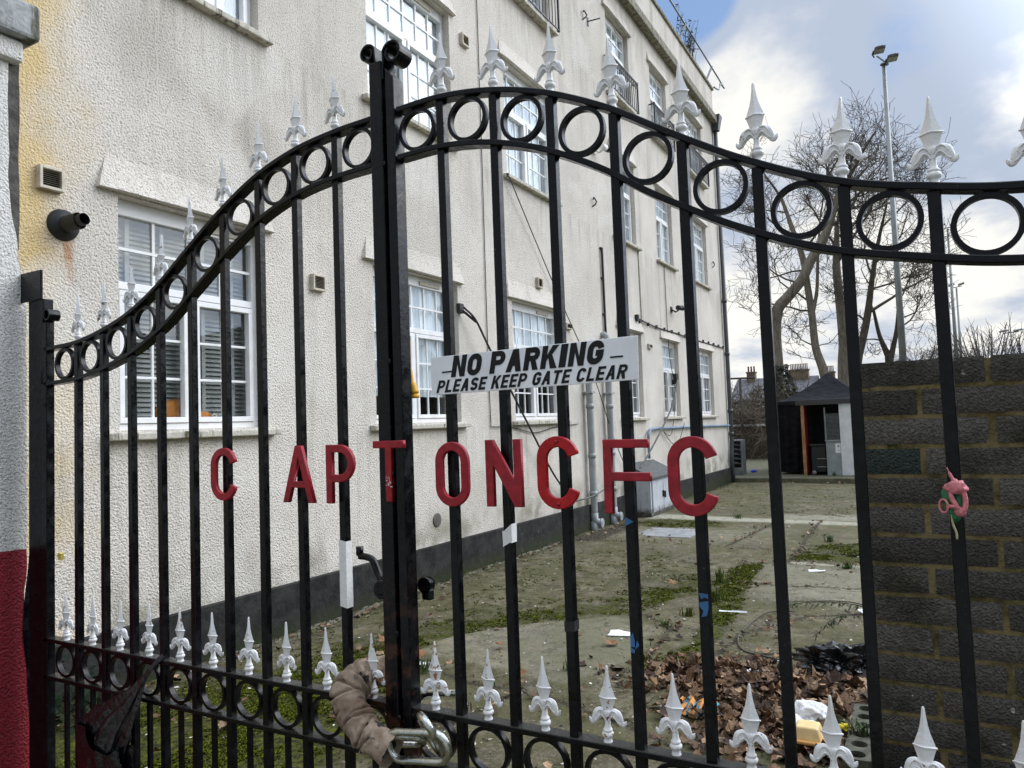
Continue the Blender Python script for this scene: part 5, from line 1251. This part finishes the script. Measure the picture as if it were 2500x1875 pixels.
# ---- grass and weeds
def tuft(m, x, y, n, h, spread, col):
    z = ground_z(y)
    for k in range(n):
        a = random.uniform(0,6.28); L = h*random.uniform(.5,1.15); lean = random.uniform(.1,1.)*spread; w = random.uniform(.0025,.005)
        bx,by = x+random.gauss(0,.025),y+random.gauss(0,.025); dx,dy = math.cos(a),math.sin(a); px_,py_ = -dy*w,dx*w
        c = tuple(q*random.uniform(.6,1.3) for q in col)
        p1 = (bx+dx*lean*L*.45,by+dy*lean*L*.45,z+L*.6); p2 = (bx+dx*lean*L,by+dy*lean*L,z+L*(1-.35*lean))
        m.add([(bx-px_,by-py_,z),(bx+px_,by+py_,z),(p1[0]+px_,p1[1]+py_,p1[2]),(p1[0]-px_,p1[1]-py_,p1[2]),p2],[(0,1,2,3),(3,2,4)],False,c)
TUFTS = [(-1.70,6.6,60,.12,.7,(.075,.11,.015),'row of fresh grass halfway along the mossy joint'),(-1.78,6.0,44,.09,.8,(.07,.10,.015),'short fresh grass in the mossy joint left of the curved stem'),(-.80,8.38,60,.13,1.1,(.07,.11,.025),'bright green grass tuft at the foot of the pale strip near the wall'),(-1.15,10.25,45,.12,1.2,(.07,.11,.03),'low green tuft in the mossy patch further up the yard'),
         (-.66,9.45,60,.22,.7,(.05,.085,.03),'taller weed tuft close against the block wall end'),(-2.05,4.33,22,.12,.5,(.06,.09,.02),'small upright grass tuft behind a low spearhead'),
         (-1.84,7.35,50,.16,.5,(.08,.11,.015),'grass tuft in the mossy joint beside the concrete slab'),(-1.82,5.55,34,.10,.8,(.06,.09,.02),'short grass at the corner of the paved patch'),
         (-2.95,3.98,30,.12,1.,(.05,.075,.02),'wispy tuft beside the right centre post'),(-2.75,12.35,40,.10,1.2,(.06,.09,.02),'green weed on the cream strip of paving'),
         (-.337,3.735,34,.09,1.2,(.06,.085,.03),'grass growing from a hole in the cored block'),(-1.72,4.75,30,.09,.9,(.07,.10,.02),'moss green shoots where the slabs meet the leaf heap'),
         (-4.30,13.75,60,.22,.9,(.02,.032,.012),'dark weed growing by the cabinet'),(-2.1,20.45,30,.13,1.,(.04,.06,.02),'weed at the foot of the booth wall')]
for x,y,n,h,sp,c,lab in TUFTS:
    m = MB(); tuft(m,x,y,n,h,sp,c); o = m.build('grass_tuft', M['greens'], None); tag(o,lab,'grass tuft','tufts of grass in the yard')
    if 'cored' in lab: o.location.z += .12
    if y > 20: o.location.z += .13
m = MB()
for k in range(420):
    y = random.uniform(3.2,19.4); x = -4.44+abs(random.gauss(0,.06)); tuft(m,x,y,1,random.uniform(.03,.07),1.,(.05,.05,.022))
for l in CRACKS:
    for a,b in zip(l,l[1:]):
        for k in range(int(12*math.hypot(b[0]-a[0],b[1]-a[1]))):
            u = random.random(); tuft(m,a[0]+(b[0]-a[0])*u+random.gauss(0,.03),a[1]+(b[1]-a[1])*u+random.gauss(0,.03),1,random.uniform(.02,.06),1.,(.05,.065,.015))
tag(m.build('crack_grass', M['greens'], None), 'thin grass in the joints of the concrete and along the plinth', 'grass', None, 'stuff')
# arching weed with narrow leaves
t = thing('arching_weed', (-.4,5.95,-1.6), 'arching weed with narrow grey green leaves leaning out from the wall', 'weed')
m = MB(); L = MB(); stems = [[(-.18,5.45,-1.42),(-.45,5.75,-1.36),(-.8,5.95,-1.40),(-1.1,6.1,-1.50)],[(-.18,5.5,-1.45),(-.42,5.6,-1.38),(-.62,5.62,-1.42),(-.74,5.55,-1.52)],[(-.18,5.6,-1.45),(-.5,6.0,-1.40),(-.9,6.3,-1.48),(-1.15,6.5,-1.56)]]
for s in stems:
    c = catmull(s,8); m.tube(c,np.linspace(.006,.002,len(c)),5)
    for p in c[3:]:
        for k in range(3):
            a = random.uniform(0,6.28); l = random.uniform(.05,.10); d = Vector((math.cos(a),math.sin(a),random.uniform(-.9,.1))).normalized(); q = Vector(p); w = Vector((-d.y,d.x,0))*.008
            L.add([q,q+d*l*.45+w,q+d*l,q+d*l*.45-w],[(0,1,2,3)],False,tuple(v*random.uniform(.6,1.3) for v in (.05,.062,.028)))
m.build('stem', M['twig'], t); L.build('leaves', M['greens'], t)
m = MB(); m.tube(catmull([(-1.02,6.35,-1.58),(-1.2,6.2,-1.575),(-1.27,5.75,-1.585),(-1.26,5.45,-1.585),(-1.17,5.2,-1.585),(-1.0,5.12,-1.585),(-.85,5.05,-1.585)],6),.006,5); tag(m.build('dry_stem', M['twig'], None), 'long curved dry stem lying across the slab joint', 'stem')
# ivy under the left leaf
m = MB()
for k in range(260):
    x,y,z = random.gauss(-4.28,.09),random.uniform(2.15,2.75),-1.56+abs(random.gauss(0,.13)); a = random.uniform(0,6.28); s = random.uniform(.02,.04)
    d = Vector((math.cos(a),math.sin(a)*.6,random.uniform(-.5,.6))).normalized(); e = d.orthogonal().normalized(); q = Vector((x,y,z)); m.add([q,q+d*s+e*s*.7,q+d*s*1.8,q+d*s-e*s*.7],[(0,1,2,3)],False,tuple(v*random.uniform(.5,1.4) for v in (.018,.035,.016)))
tag(m.build('ivy_clump', M['greens'], None), 'dark ivy clump at the foot of the building behind the left leaf', 'ivy', None, 'stuff')
# broken render edge along the plinth
m = MB()
for k in range(170):
    y = 3.3+k*.036+random.uniform(-.02,.02); m.blob((-4.43+.03*math.sin(k*.31)+random.uniform(-.025,.025),y,ground_z(y)+.002),random.uniform(.018,.045),2,.5,2.4,k,(1.0,1.5,.38),zmin=ground_z(y)-.01)
tag(m.build('mortar_rubble', mat_stone('old_mortar_fillet',(.085,.08,.055),(.22,.205,.16)), None), 'crumbling mortar fillet along the foot of the black plinth', 'rubble', None, 'stuff')

# ------------------------------------------------------------------ behind the yard
def grow(m, p, d, L, r, lev, mx, bend=.35, up=.12, rmin=.006, kids=(1,3), ratio=.68, nseg=5):
    pts = [p.copy()]; rad = [r]; q = p.copy(); dd = d.copy(); br = []
    for i in range(nseg):
        dd = (dd+Vector((random.gauss(0,bend),random.gauss(0,bend),random.gauss(0,bend)+up))*.55).normalized()
        q = q+dd*L/nseg; pts.append(q.copy()); rr = max(rmin, r*(1-.55*(i+1)/nseg)); rad.append(rr); br.append((q.copy(),dd.copy(),rr))
    m.tube(pts, rad, 5 if r > .03 else 3, caps=False)
    if lev >= mx: return
    for q_,d_,r_ in br[0 if lev else 1:]:
        for k in range(random.randint(*kids) if lev < mx-1 else 2):
            if random.random() < .42: continue
            a = Vector((random.gauss(0,1),random.gauss(0,1),random.gauss(0,.7))).normalized(); nd = (d_*.75+a*.85).normalized()
            grow(m, q_, nd, L*ratio*random.uniform(.65,1.15), max(rmin,r_*.62), lev+1, mx, bend, up, rmin, kids, ratio, nseg)
def big_tree(label, trunks, limbs, mat, crown=(3,2.2,.05), h=1.107, seed=1, base=(0,0), rmin=.008, ivy=False):
    random.seed(seed); t = thing('bare_tree', (base[0]*h,28*h,-1.75), label, 'tree', 'bare trees behind the tent')
    m = MB()
    for pts,r in trunks:
        c = catmull([(x*h,28*h+y,z*h) for x,y,z in pts],6); m.tube(c, np.interp(np.linspace(0,1,len(c)),np.linspace(0,1,len(r)),r)*h, 12, caps=False)
    m.build('trunk', M[mat], t)
    m = MB()
    for (x,y,z),(dx,dy,dz),L,r,mx in limbs: grow(m, Vector((x*h,28*h+y,z*h)), Vector((dx,dy,dz)).normalized(), L*h*.86, r*h, 0, mx, rmin=rmin, bend=.42)
    m.build('crown', M['twig'], t)
    if ivy:
        m = MB()
        for k in range(2600):
            z = random.uniform(-1.2,1.75); w = .48-.12*max(0,z); a = random.uniform(0,6.28); x = (-4.40+.1*math.sin(z*3)+w*math.cos(a))*h; y = 28*h+w*math.sin(a); s = random.uniform(.035,.075)
            d = Vector((random.gauss(0,1),random.gauss(-.4,.6),random.gauss(0,1))).normalized(); e = d.orthogonal().normalized(); q = Vector((x,y,z*h)); m.add([q,q+d*s+e*s*.7,q+d*s*1.8,q+d*s-e*s*.7],[(0,1,2,3)],False,tuple(v*random.uniform(.5,1.5) for v in (.014,.026,.012)))
        m.build('ivy', M['greens'], t)
    return t
big_tree('bare tree with a thick crooked pale trunk and ivy at its foot', [([(-4.62,0,-1.6),(-4.58,0,1.29),(-4.58,0,2.09),(-4.58,0,2.94),(-4.45,0,3.78),(-4.03,0,4.25),(-3.55,0,4.80),(-3.26,0,5.37),(-2.84,0,6.00),(-2.60,0,6.52),(-2.42,0,7.0),(-2.1,0,7.9)],[.30,.24,.225,.22,.21,.19,.18,.175,.165,.15,.13,.10])],
         [((-2.3,0,7.3),(-.5,.1,1),2.6,.07,3),((-2.1,0,7.9),(.5,0,1),2.4,.075,3),((-2.6,0,6.5),(.9,.2,.8),2.8,.07,3),((-2.5,0,6.9),(.1,-.2,1),2.9,.07,3),((-3.0,0,5.8),(-.8,0,.7),1.9,.04,2),((-2.42,0,7.0),(1.1,0,.35),2.6,.06,3)], 'bark', seed=3, base=(-4.5,0), ivy=True)
big_tree('bare tree with a straight leaning trunk rising behind the tent peak', [([(-2.85,.6,-1.6),(-2.98,.6,.6),(-3.09,.6,1.52),(-3.30,.6,2.36),(-3.36,.6,3.52),(-3.44,.6,4.46),(-3.55,.6,5.60),(-3.77,.6,6.47),(-4.14,.6,7.87)],[.25,.19,.16,.135,.125,.12,.11,.09,.06]),([(-3.36,.6,3.5),(-3.15,.6,4.4),(-3.05,.6,5.6),(-2.9,.6,7.0)],[.08,.06,.05,.03])],
         [((-4.14,.6,7.87),(-.3,.1,1),2.6,.055,3),((-3.77,.6,6.5),(-1,0,.6),2.6,.05,3),((-3.6,.6,5.9),(.6,0,1),3.0,.05,3),((-3.45,.6,4.6),(-1,.1,.45),2.4,.045,3),((-3.36,.6,3.7),(-1,-.1,.25),2.2,.04,3),((-3.3,.6,2.4),(-1,0,.35),1.6,.03,3),((-2.9,.6,7.0),(.1,.2,1),2.6,.03,3),((-3.3,.6,2.4),(1,0,.35),1.3,.025,2),((-3.5,.6,5.2),(-1,.1,.1),2.7,.035,3),((-4.0,.6,7.4),(-1,.1,.5),2.3,.035,3),((-3.2,.6,1.9),(-1,0,.15),1.2,.02,2),((-3.4,.6,4.0),(-1,.2,.8),3.1,.04,3)], 'bark', seed=11, base=(-2.9,0))
big_tree('bare tree with a vertical trunk mostly hidden by a gate bar', [([(-2.5,1.2,-1.6),(-2.47,1.2,1.39),(-2.42,1.2,2.52),(-2.45,1.2,3.88),(-2.50,1.2,5.26),(-2.4,1.2,6.8)],[.25,.21,.17,.16,.14,.08])],
         [((-2.4,1.2,6.8),(-.2,0,1),2.8,.06,3),((-2.45,1.2,5.4),(.8,0,.9),3.0,.055,3),((-2.45,1.2,5.9),(-.8,0,.9),2.4,.05,3),((-2.45,1.2,6.3),(.5,0,1),3.,.05,3)], 'bark', seed=23, base=(-2.5,0))
big_tree('bare dark tree with twisting branches next to the lighting mast', [([(-2.05,.3,-1.6),(-2.0,.3,1.2),(-1.91,.3,1.89),(-1.75,.3,2.46),(-1.54,.3,3.33),(-1.31,.3,4.65),(-1.03,.3,5.95),(-.74,.3,7.02)],[.22,.17,.14,.13,.12,.085,.06,.03])],
         [((-1.5,.3,3.4),(.9,0,.8),2.5,.06,3),((-1.31,.3,4.65),(-.7,.1,1),2.2,.045,3),((-1.6,.3,3.1),(-.8,0,.8),1.7,.04,3),((-1.03,.3,5.95),(.6,0,1),2.3,.04,3),((-1.2,.3,5.1),(.9,0,.6),2.3,.04,3),((-.74,.3,7.02),(-.1,0,1),2.0,.025,3),((-1.4,.3,4.2),(1,.1,.3),2.2,.04,3),((-1.1,.3,5.6),(-.8,0,.9),2.2,.035,3)], 'bark_dark', seed=37, base=(-2,0))
big_tree('small bare forked tree just left of the mast foot', [([(-.98,1.6,-1.6),(-1.0,1.6,1.69),(-1.05,1.6,2.0),(-1.26,1.6,2.68),(-1.4,1.6,3.6)],[.17,.14,.11,.07,.05]),([(-1.0,1.6,1.7),(-.86,1.6,2.2),(-.70,1.6,2.89),(-.6,1.6,3.8)],[.12,.09,.07,.04])],
         [((-1.4,1.6,3.6),(-.3,0,1),1.9,.035,3),((-.6,1.6,3.8),(.3,0,1),2.2,.035,3),((-.75,1.6,2.7),(1,0,.8),1.9,.035,3),((-1.2,1.6,2.5),(-1,0,.7),1.4,.03,3),((-.66,1.6,3.2),(.9,0,.5),1.8,.03,3)], 'bark_dark', seed=41, base=(-1,0))
# distant bare and pollarded trees over the wall
def far_tree(x, y, ztop, w, label, pollard=False, seed=1):
    random.seed(seed); t = thing('distant_tree', (x,y,-1.8), label, 'tree', 'distant bare trees above the wall'); h = ztop+1.8
    m = MB(); m.tube([(x,y,-1.8),(x+.1,y,-1.8+h*.3),(x,y,-1.8+h*.5)],[.35,.28,.22],8,caps=False); m.build('trunk', M['bark_dark'], t)
    m = MB()
    if pollard:
        for k in range(26):
            a = random.uniform(-1,1); z0 = -1.8+h*random.uniform(.45,.62); p = Vector((x+a*w*.35,y+random.uniform(-.5,.5),z0)); d = Vector((a*.55+random.gauss(0,.12),random.gauss(0,.1),1)).normalized(); L = (ztop-z0)*random.uniform(.75,1.05)
            m.tube([p,p+d*L*.5+Vector((a*.1,0,0)),p+d*L],[.055,.035,.015],4,caps=False)
            for j in range(5): q = p+d*L*random.uniform(.4,1); m.tube([q,q+Vector((random.gauss(0,.3),0,random.uniform(.3,.9)))],[.018,.010],3,caps=False)
        m.tube([(x-w*.3,y,-1.8+h*.5),(x,y,-1.8+h*.42),(x+w*.3,y,-1.8+h*.5)],.16,6)
    else:
        for k in range(9):
            a = random.uniform(0,6.28); e = random.uniform(.3,1.3); grow(m, Vector((x,y,-1.8+h*random.uniform(.22,.5))), Vector((math.cos(a),math.sin(a)*.5,e)).normalized(), h*.26, .08, 0, 3, rmin=.012, up=.10, kids=(1,2))
    m.build('crown', M['far_twig'], t)
far_tree(.5,60,6.9,5,'distant bushy bare tree directly behind the mast foot',seed=2); far_tree(2.5,62,6.1,4,'distant bare tree between the second mast and the wall bar',seed=4)
far_tree(3.9,60,5.6,2.8,'distant pollarded tree with upright shoots right of the second mast',True,5); far_tree(6.1,61,5.0,2.6,'distant pollarded tree at the right edge of the picture',True,6); far_tree(-1.1,60,4.6,4,'low distant bare tree left of the mast foot',seed=8)
# masts
def mast(label, x, y, z0, ztop, r, kind, s=1.):
    t = thing('lighting_mast', (x,y,-1.8), label, 'lighting mast', 'floodlight masts'); m = MB()
    m.tube([(x,y,-1.8),(x,y,ztop)],[r*1.15,r*.5],14); m.build('mast', M['galv'], t)
    if kind == 'two':
        m = MB(); m.lathe([(.15*s,0),(.15*s,.06*s)],(x,y,ztop-.08*s),14); m.bar((x-.26*s,y-.1*s,ztop+.36*s),(x+.20*s,y+.05*s,ztop-.10*s),.05*s); m.build('crossarm', M['galv'], t)
        for dx,dz in ((-.14,.62),(.36,.10)):
            cx,cz = x+dx*s,ztop+dz*s; m = MB(); c = Vector((cx,y-.1*s,cz)); a = Vector((.93,.30,.10))*s; b = Vector((-.25,.85,-.25))*s; n = Vector((.12,-.25,.95))*s
            vs = [c+a*sx*.24+b*sy*.20+n*sz for sz,f in ((-.06,1),(.05,1)) for sx,sy in ((-1,-1),(1,-1),(1,1),(-1,1))]; m.add(vs,[(3,2,1,0),(4,5,6,7),(0,1,5,4),(1,2,6,5),(2,3,7,6),(3,0,4,7)])
            vs = [c+a*sx*k*.24+b*sy*k*.20+n*z for z,k in ((.05,.8),(.13,.55)) for sx,sy in ((-1,-1),(1,-1),(1,1),(-1,1))]; m.add(vs,[(4,5,6,7),(0,1,5,4),(1,2,6,5),(2,3,7,6),(3,0,4,7)])
            f = m.build('floodlight', plain('dark_grey_casing',(.10,.105,.10),.5), t, bevel=.01)
            m = MB(); vs = [c+a*sx*.21+b*sy*.17-n*.066 for sx,sy in ((-1,-1),(1,-1),(1,1),(-1,1))]; m.add(vs,[(3,2,1,0)]); m.build('lamp_glass', plain('lamp_glass',(.42,.42,.38),.2), f)
            m = MB(); m.tube([(cx-.24*s,y-.1*s,cz+.02*s),(cx-.30*s,y-.12*s,cz-.15*s),(cx-.22*s,y-.1*s,cz-.30*s)],.03*s,6); m.build('yoke', M['iron'], f)
    else:
        m = MB(); m.bar((x-.45*s,y,ztop+.02),(x+.45*s,y,ztop+.12),.07*s); m.build('crossarm', M['galv'], t)
        for dx in (-.4,.4):
            m = MB(); m.add([(x+(dx-.25)*s,y-.25,ztop+.10),(x+(dx+.25)*s,y-.25,ztop+.22),(x+(dx+.25)*s,y+.25,ztop+.36),(x+(dx-.25)*s,y+.25,ztop+.24),(x+(dx-.25)*s,y-.25,ztop+.22),(x+(dx+.25)*s,y-.25,ztop+.34),(x+(dx+.25)*s,y+.25,ztop+.48),(x+(dx-.25)*s,y+.25,ztop+.36)],[(3,2,1,0),(4,5,6,7),(0,1,5,4),(1,2,6,5),(2,3,7,6),(3,0,4,7)]); m.build('floodlight', plain('far_casing',(.12,.12,.12),.5), t)
mast('tall galvanised mast with two tilted floodlights in front of the bare trees', -.520,27,2,11.45,.112,'two',.72)
mast('slim distant floodlight mast between the last two gate bars', 2.82,70,4,9.75,.13,'far',.85); mast('most distant floodlight mast at the right edge over the wall', 8.95,100,6,8.2,.12,'far',1.7); mast('distant floodlight mast half hidden behind a gate bar', 2.14,60,4,12.6,.14,'far',.9)
m = MB(); m.tube([(8.95,100,8.2),(8.90,100,10.6)],[.05,.03],6); tag(m.build('aerial_rod', M['galv'], None), 'thin aerial rod on top of the most distant mast', 'aerial')
# fence, thicket and frame at the back
t = thing('back_fence', (-6,28.7,-1.7), 'weathered board fence at the back of the yard', 'fence')
m = MB(); 
for k in range(90):
    x = -11+.11*k; m.box(x,x+.104,28.7,28.73,-1.62,-.42+random.uniform(-.02,.02))
m.build('boards', M['fencewood'], t)
m = MB(); m.box(-11,-1,28.6,28.66,-.40,-.32); m.build('white_rail', M['white_plain'], t)
t = thing('steel_frame', (-6.3,28.2,-1.7), 'rusty steel goal frame standing in the thicket', 'frame')
m = MB(); m.tube([(-7.6,28.2,1.43),(-5.4,28.2,1.39)],.035,6); m.tube([(-5.95,28.2,-1.6),(-5.95,28.2,1.40)],.05,6); m.tube([(-7.4,28.2,-.15),(-5.4,28.2,-.15)],.03,6); m.build('tube_frame', plain('rusty_steel',(.05,.038,.03),.8), t)
random.seed(5); m = MB()
for k in range(170):
    x = random.uniform(-9.5,-3.7); p = Vector((x,random.uniform(29,31.5),-1.7)); d = Vector((random.gauss(0,.5),random.gauss(0,.3),1)).normalized(); grow(m,p,d,random.uniform(1.4,2.4),.03,0,2,bend=.6,up=-.02,rmin=.009,kids=(2,3))
for k in range(80):
    x = random.uniform(-9.,-4.2); p = Vector((x,random.uniform(28.3,28.6),-1.7)); d = Vector((random.gauss(0,.7),0,1)).normalized(); grow(m,p,d,random.uniform(.8,1.5),.018,0,1,bend=.6,rmin=.008)
tag(m.build('bramble_thicket', M['scrub'], None), 'dense brown bramble thicket beyond the corner of the building', 'thicket', None, 'stuff')
random.seed(9); m = MB()
for k in range(2200):
    x = random.uniform(-10,-3.8); z = -1.6+random.random()**1.3*(2.6+.5*math.sin(x*2)); y = random.uniform(31.6,33); s = random.uniform(.06,.14); d = Vector((random.gauss(0,1),random.gauss(0,.5),random.gauss(0,1))).normalized(); e = d.orthogonal().normalized(); q = Vector((x,y,z)); g_ = random.uniform(.5,1.5)
    m.add([q,q+d*s+e*s*.6,q+d*s*2,q+d*s-e*s*.6],[(0,1,2,3)],False,(.095*g_,.082*g_,.055*g_))
tag(m.build('hedge_mass', M['greens'], None), 'dull brown green hedge behind the thicket and tent', 'hedge', None, 'stuff')
random.seed(12); m = MB(); vs = []; fs = []; ny, nz = 90, 14  # unseen dark screen, added and sized to darken the near window's reflections
for i in range(ny+1):
    for j in range(nz+1):
        y = -8+60*i/ny; z = -1.75+(6.+1.2*mnoise.noise(Vector((y*.3,1,1))))*j/nz; vs.append((15+.9*mnoise.noise(Vector((y*.8,z*.9,3)))+.5*mnoise.noise(Vector((y*2.4,z*2.4,8)))+1.2*(j/nz)**3,y,z))
for i in range(ny):
    for j in range(nz): q = i*(nz+1)+j; fs.append((q,q+1,q+nz+2,q+nz+1))
m.add(vs,fs,True); tag(m.build('reflection_screen', plain('dark_screen',(.09,.095,.065),.95,var=.6,scale=2.5,bump=.1,bscale=4), None), 'tall dark screen added out of view on the right to darken window reflections', 'reflection screen', None, 'stuff')
# terraced houses far behind
def house(x0, x1, y, zr, lab, pots):
    t = thing('terraced_house', ((x0+x1)/2,y,-4), lab, 'house', 'terraced houses beyond the trees'); ze_ = zr-2.6
    m = MB(); m.box(x0,x1,y,y+8,-4,ze_); m.build('wall', M['london'], t)
    m = MB(); m.add([(x0-.1,y-.3,ze_),(x1+.1,y-.3,ze_),(x1+.1,y+4,zr-.3),(x0-.1,y+4,zr-.3),(x0-.1,y+8.3,ze_),(x1+.1,y+8.3,ze_)],[(0,1,2,3),(3,2,5,4),(0,3,4),(1,5,2)]); m.build('roof', M['slate'], t)
    a,b,n = pots
    m = MB(); m.box(a,b,y+3.2,y+4.1,ze_,zr+.25); m.box(a-.07,b+.07,y+3.13,y+4.17,zr+.25,zr+.38); c = m.build('chimney', M['london'], t)
    m = MB()
    for k in range(n): xx = a+.12+(b-a-.24)*k/(n-1); pr = min(.10,(b-a)/n*.34); m.lathe([(pr,0),(pr*.85,.46),(pr*1.1,.48),(pr*1.1,.56)],(xx,y+3.65,zr+.38),8)
    m.build('chimney_pots', M['pots'], c)
    for k in range(3):
        xx = x0+(x1-x0)*(k+.5)/3; m = MB(); z = ze_-1.9; w = .5
        m.box(xx-w-.08,xx+w+.08,y-.06,y-.01,z-.08,z); m.box(xx-w-.08,xx+w+.08,y-.06,y-.01,z+1.5,z+1.58); m.box(xx-w-.08,xx-w,y-.06,y-.01,z,z+1.5); m.box(xx+w,xx+w+.08,y-.06,y-.01,z,z+1.5); m.box(xx-w,xx+w,y-.05,y-.01,z+.72,z+.78)
        f = m.build('window', M['white_plain'], t); m = MB(); m.box(xx-w,xx+w,y-.025,y-.005,z,z+1.5); m.build('pane', plain('dark_pane',(.03,.035,.04),.1), f)
house(-16.6,-12.3,74,4.05,'terraced house on the left of the row with three chimney pots',(-15.6,-14.8,3)); house(-12.2,-9.0,74,4.0,'terraced house with the tallest chimney stack and many pots',(-11.5,-9.75,11)); house(-8.9,-5.6,74,3.6,'terraced house with a long low chimney stack behind the tent peak',(-9.6+.9,-7.4,10)); house(-5.5,-1.5,76,3.2,'terraced house mostly hidden behind the tree trunks',(-4.3,-3.2,5))
m = MB(); m.box(-3.4,-1.0,90,100,-4,3.6); m.box(-3.5,-.9,89.9,100.1,3.6,3.8); tag(m.build('flat_roofed_block', M['coping'], None), 'pale flat roofed building far off above the block wall', 'building')

# ------------------------------------------------------------------ sky, sun, camera
F_PX, YAW, PITCH, ROLL = 1807.78, .506816, .0544761, -.0368438
cy, sy_, cp, sp_ = math.cos(YAW), math.sin(YAW), math.cos(PITCH), math.sin(PITCH)
fwd = Vector((-sy_*cp, cy*cp, sp_)); rt = Vector((cy,sy_,0)); up = rt.cross(fwd)
r2 = rt*math.cos(ROLL)+up*math.sin(ROLL); u2 = -rt*math.sin(ROLL)+up*math.cos(ROLL)
cam = bpy.data.cameras.new('camera'); co = bpy.data.objects.new('camera', cam); COL.objects.link(co)
co.matrix_world = Matrix(((r2.x,u2.x,-fwd.x,0),(r2.y,u2.y,-fwd.y,0),(r2.z,u2.z,-fwd.z,0),(0,0,0,1)))
cam.sensor_fit = 'HORIZONTAL'; cam.sensor_width = 36; cam.lens = F_PX/2500*36; cam.clip_start = .05; cam.clip_end = 2000
scene.camera = co
SUN = Vector((.66,.55,.62)).normalized()
sl = bpy.data.lights.new('sun','SUN'); sl.energy = .9; sl.angle = math.radians(40); sl.color = (1,.965,.91)
so = bpy.data.objects.new('sun', sl); COL.objects.link(so); so.rotation_euler = (-SUN).to_track_quat('-Z','Y').to_euler()
w = bpy.data.worlds.new('World'); scene.world = w; w.use_nodes = True; nt = w.node_tree
class WT(NT):
    def __init__(s): s.t = nt; s.n = nt.nodes; s.l = nt.links
t = WT(); bg = nt.nodes['Background']
sky = t.N('ShaderNodeTexSky', sky_type='NISHITA', sun_disc=False, sun_elevation=math.asin(SUN.z), sun_rotation=math.atan2(SUN.x,SUN.y))
sky.air_density = 1.; sky.dust_density = 2.
vec = t.N('ShaderNodeTexCoord').outputs['Generated']; nrm = t.N('ShaderNodeVectorMath', operation='NORMALIZE'); t.l.new(vec, nrm.inputs[0]); V = nrm.outputs[0]
x = t.xyz(V); den = t.math('ADD', t.math('MAXIMUM', x[2], 0.), .28)
cmb = t.N('ShaderNodeCombineXYZ'); t.put(cmb.inputs[0], t.math('DIVIDE', x[0], den)); t.put(cmb.inputs[1], t.math('DIVIDE', x[1], den)); cmb.inputs[2].default_value = 3.7; Q = cmb.outputs[0]
def blob(px, py, width, gain):
    d = (r2*((px-1250)/F_PX)-u2*((py-937.5)/F_PX)+fwd).normalized()
    dt = t.N('ShaderNodeVectorMath', operation='DOT_PRODUCT'); t.l.new(V, dt.inputs[0]); dt.inputs[1].default_value = d[:]
    return t.math('MULTIPLY', t.ramp(dt.outputs['Value'], math.cos(width), 1.), gain)
n1 = t.noise(1.6, Q, 7, .55, .4); n2 = t.noise(3.4, Q, 6, .6, .3)
cloud = t.math('ADD', n1, t.math('MULTIPLY', t.math('SUBTRACT', n2, .5), .35))
for a in ((1640,10,.09,-.42),(2330,40,.16,-.10),(2250,230,.10,-.08),(2420,330,.10,-.04),(1900,480,.1,-.08),(1760,250,.12,.20),(2480,170,.14,.12),(2300,800,.1,.12),(1800,850,.12,.18),(2480,700,.12,.1)): cloud = t.math('ADD', cloud, blob(*a))
cov = t.ramp(cloud, .20, .38)                      # how much cloud hides the blue
lit = t.ramp(t.math('ADD', cloud, t.math('MULTIPLY', t.math('SUBTRACT', t.noise(5.5, Q, 5, .6), .5), .34)), .46, .76)
cc = t.mix(lit, (.36,.415,.515), (.76,.745,.70))
blue = t.N('ShaderNodeVectorMath', operation='SCALE'); t.l.new(sky.outputs[0], blue.inputs[0]); blue.inputs['Scale'].default_value = .10
skyc = t.mix(cov, t.mix(.55, blue.outputs[0], (.20,.34,.62)), cc)
# the cloud deck is brightest towards the sun and overhead, dullest over the street behind the camera
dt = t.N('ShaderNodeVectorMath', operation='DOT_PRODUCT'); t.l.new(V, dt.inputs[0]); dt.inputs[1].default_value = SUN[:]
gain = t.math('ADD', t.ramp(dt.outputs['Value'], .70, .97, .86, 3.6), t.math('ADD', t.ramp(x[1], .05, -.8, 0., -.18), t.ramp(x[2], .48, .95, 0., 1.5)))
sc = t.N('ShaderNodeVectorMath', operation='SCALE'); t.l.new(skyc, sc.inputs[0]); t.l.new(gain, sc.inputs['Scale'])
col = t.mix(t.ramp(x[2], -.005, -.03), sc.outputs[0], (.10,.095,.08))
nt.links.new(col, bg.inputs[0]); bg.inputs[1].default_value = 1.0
scene.view_settings.view_transform = 'Standard'; scene.view_settings.look = 'None'; scene.view_settings.exposure = .70; scene.view_settings.gamma = 1
scene.render.engine = 'CYCLES'; scene.cycles.max_bounces = 8; scene.cycles.transparent_max_bounces = 12; scene.cycles.use_denoising = True
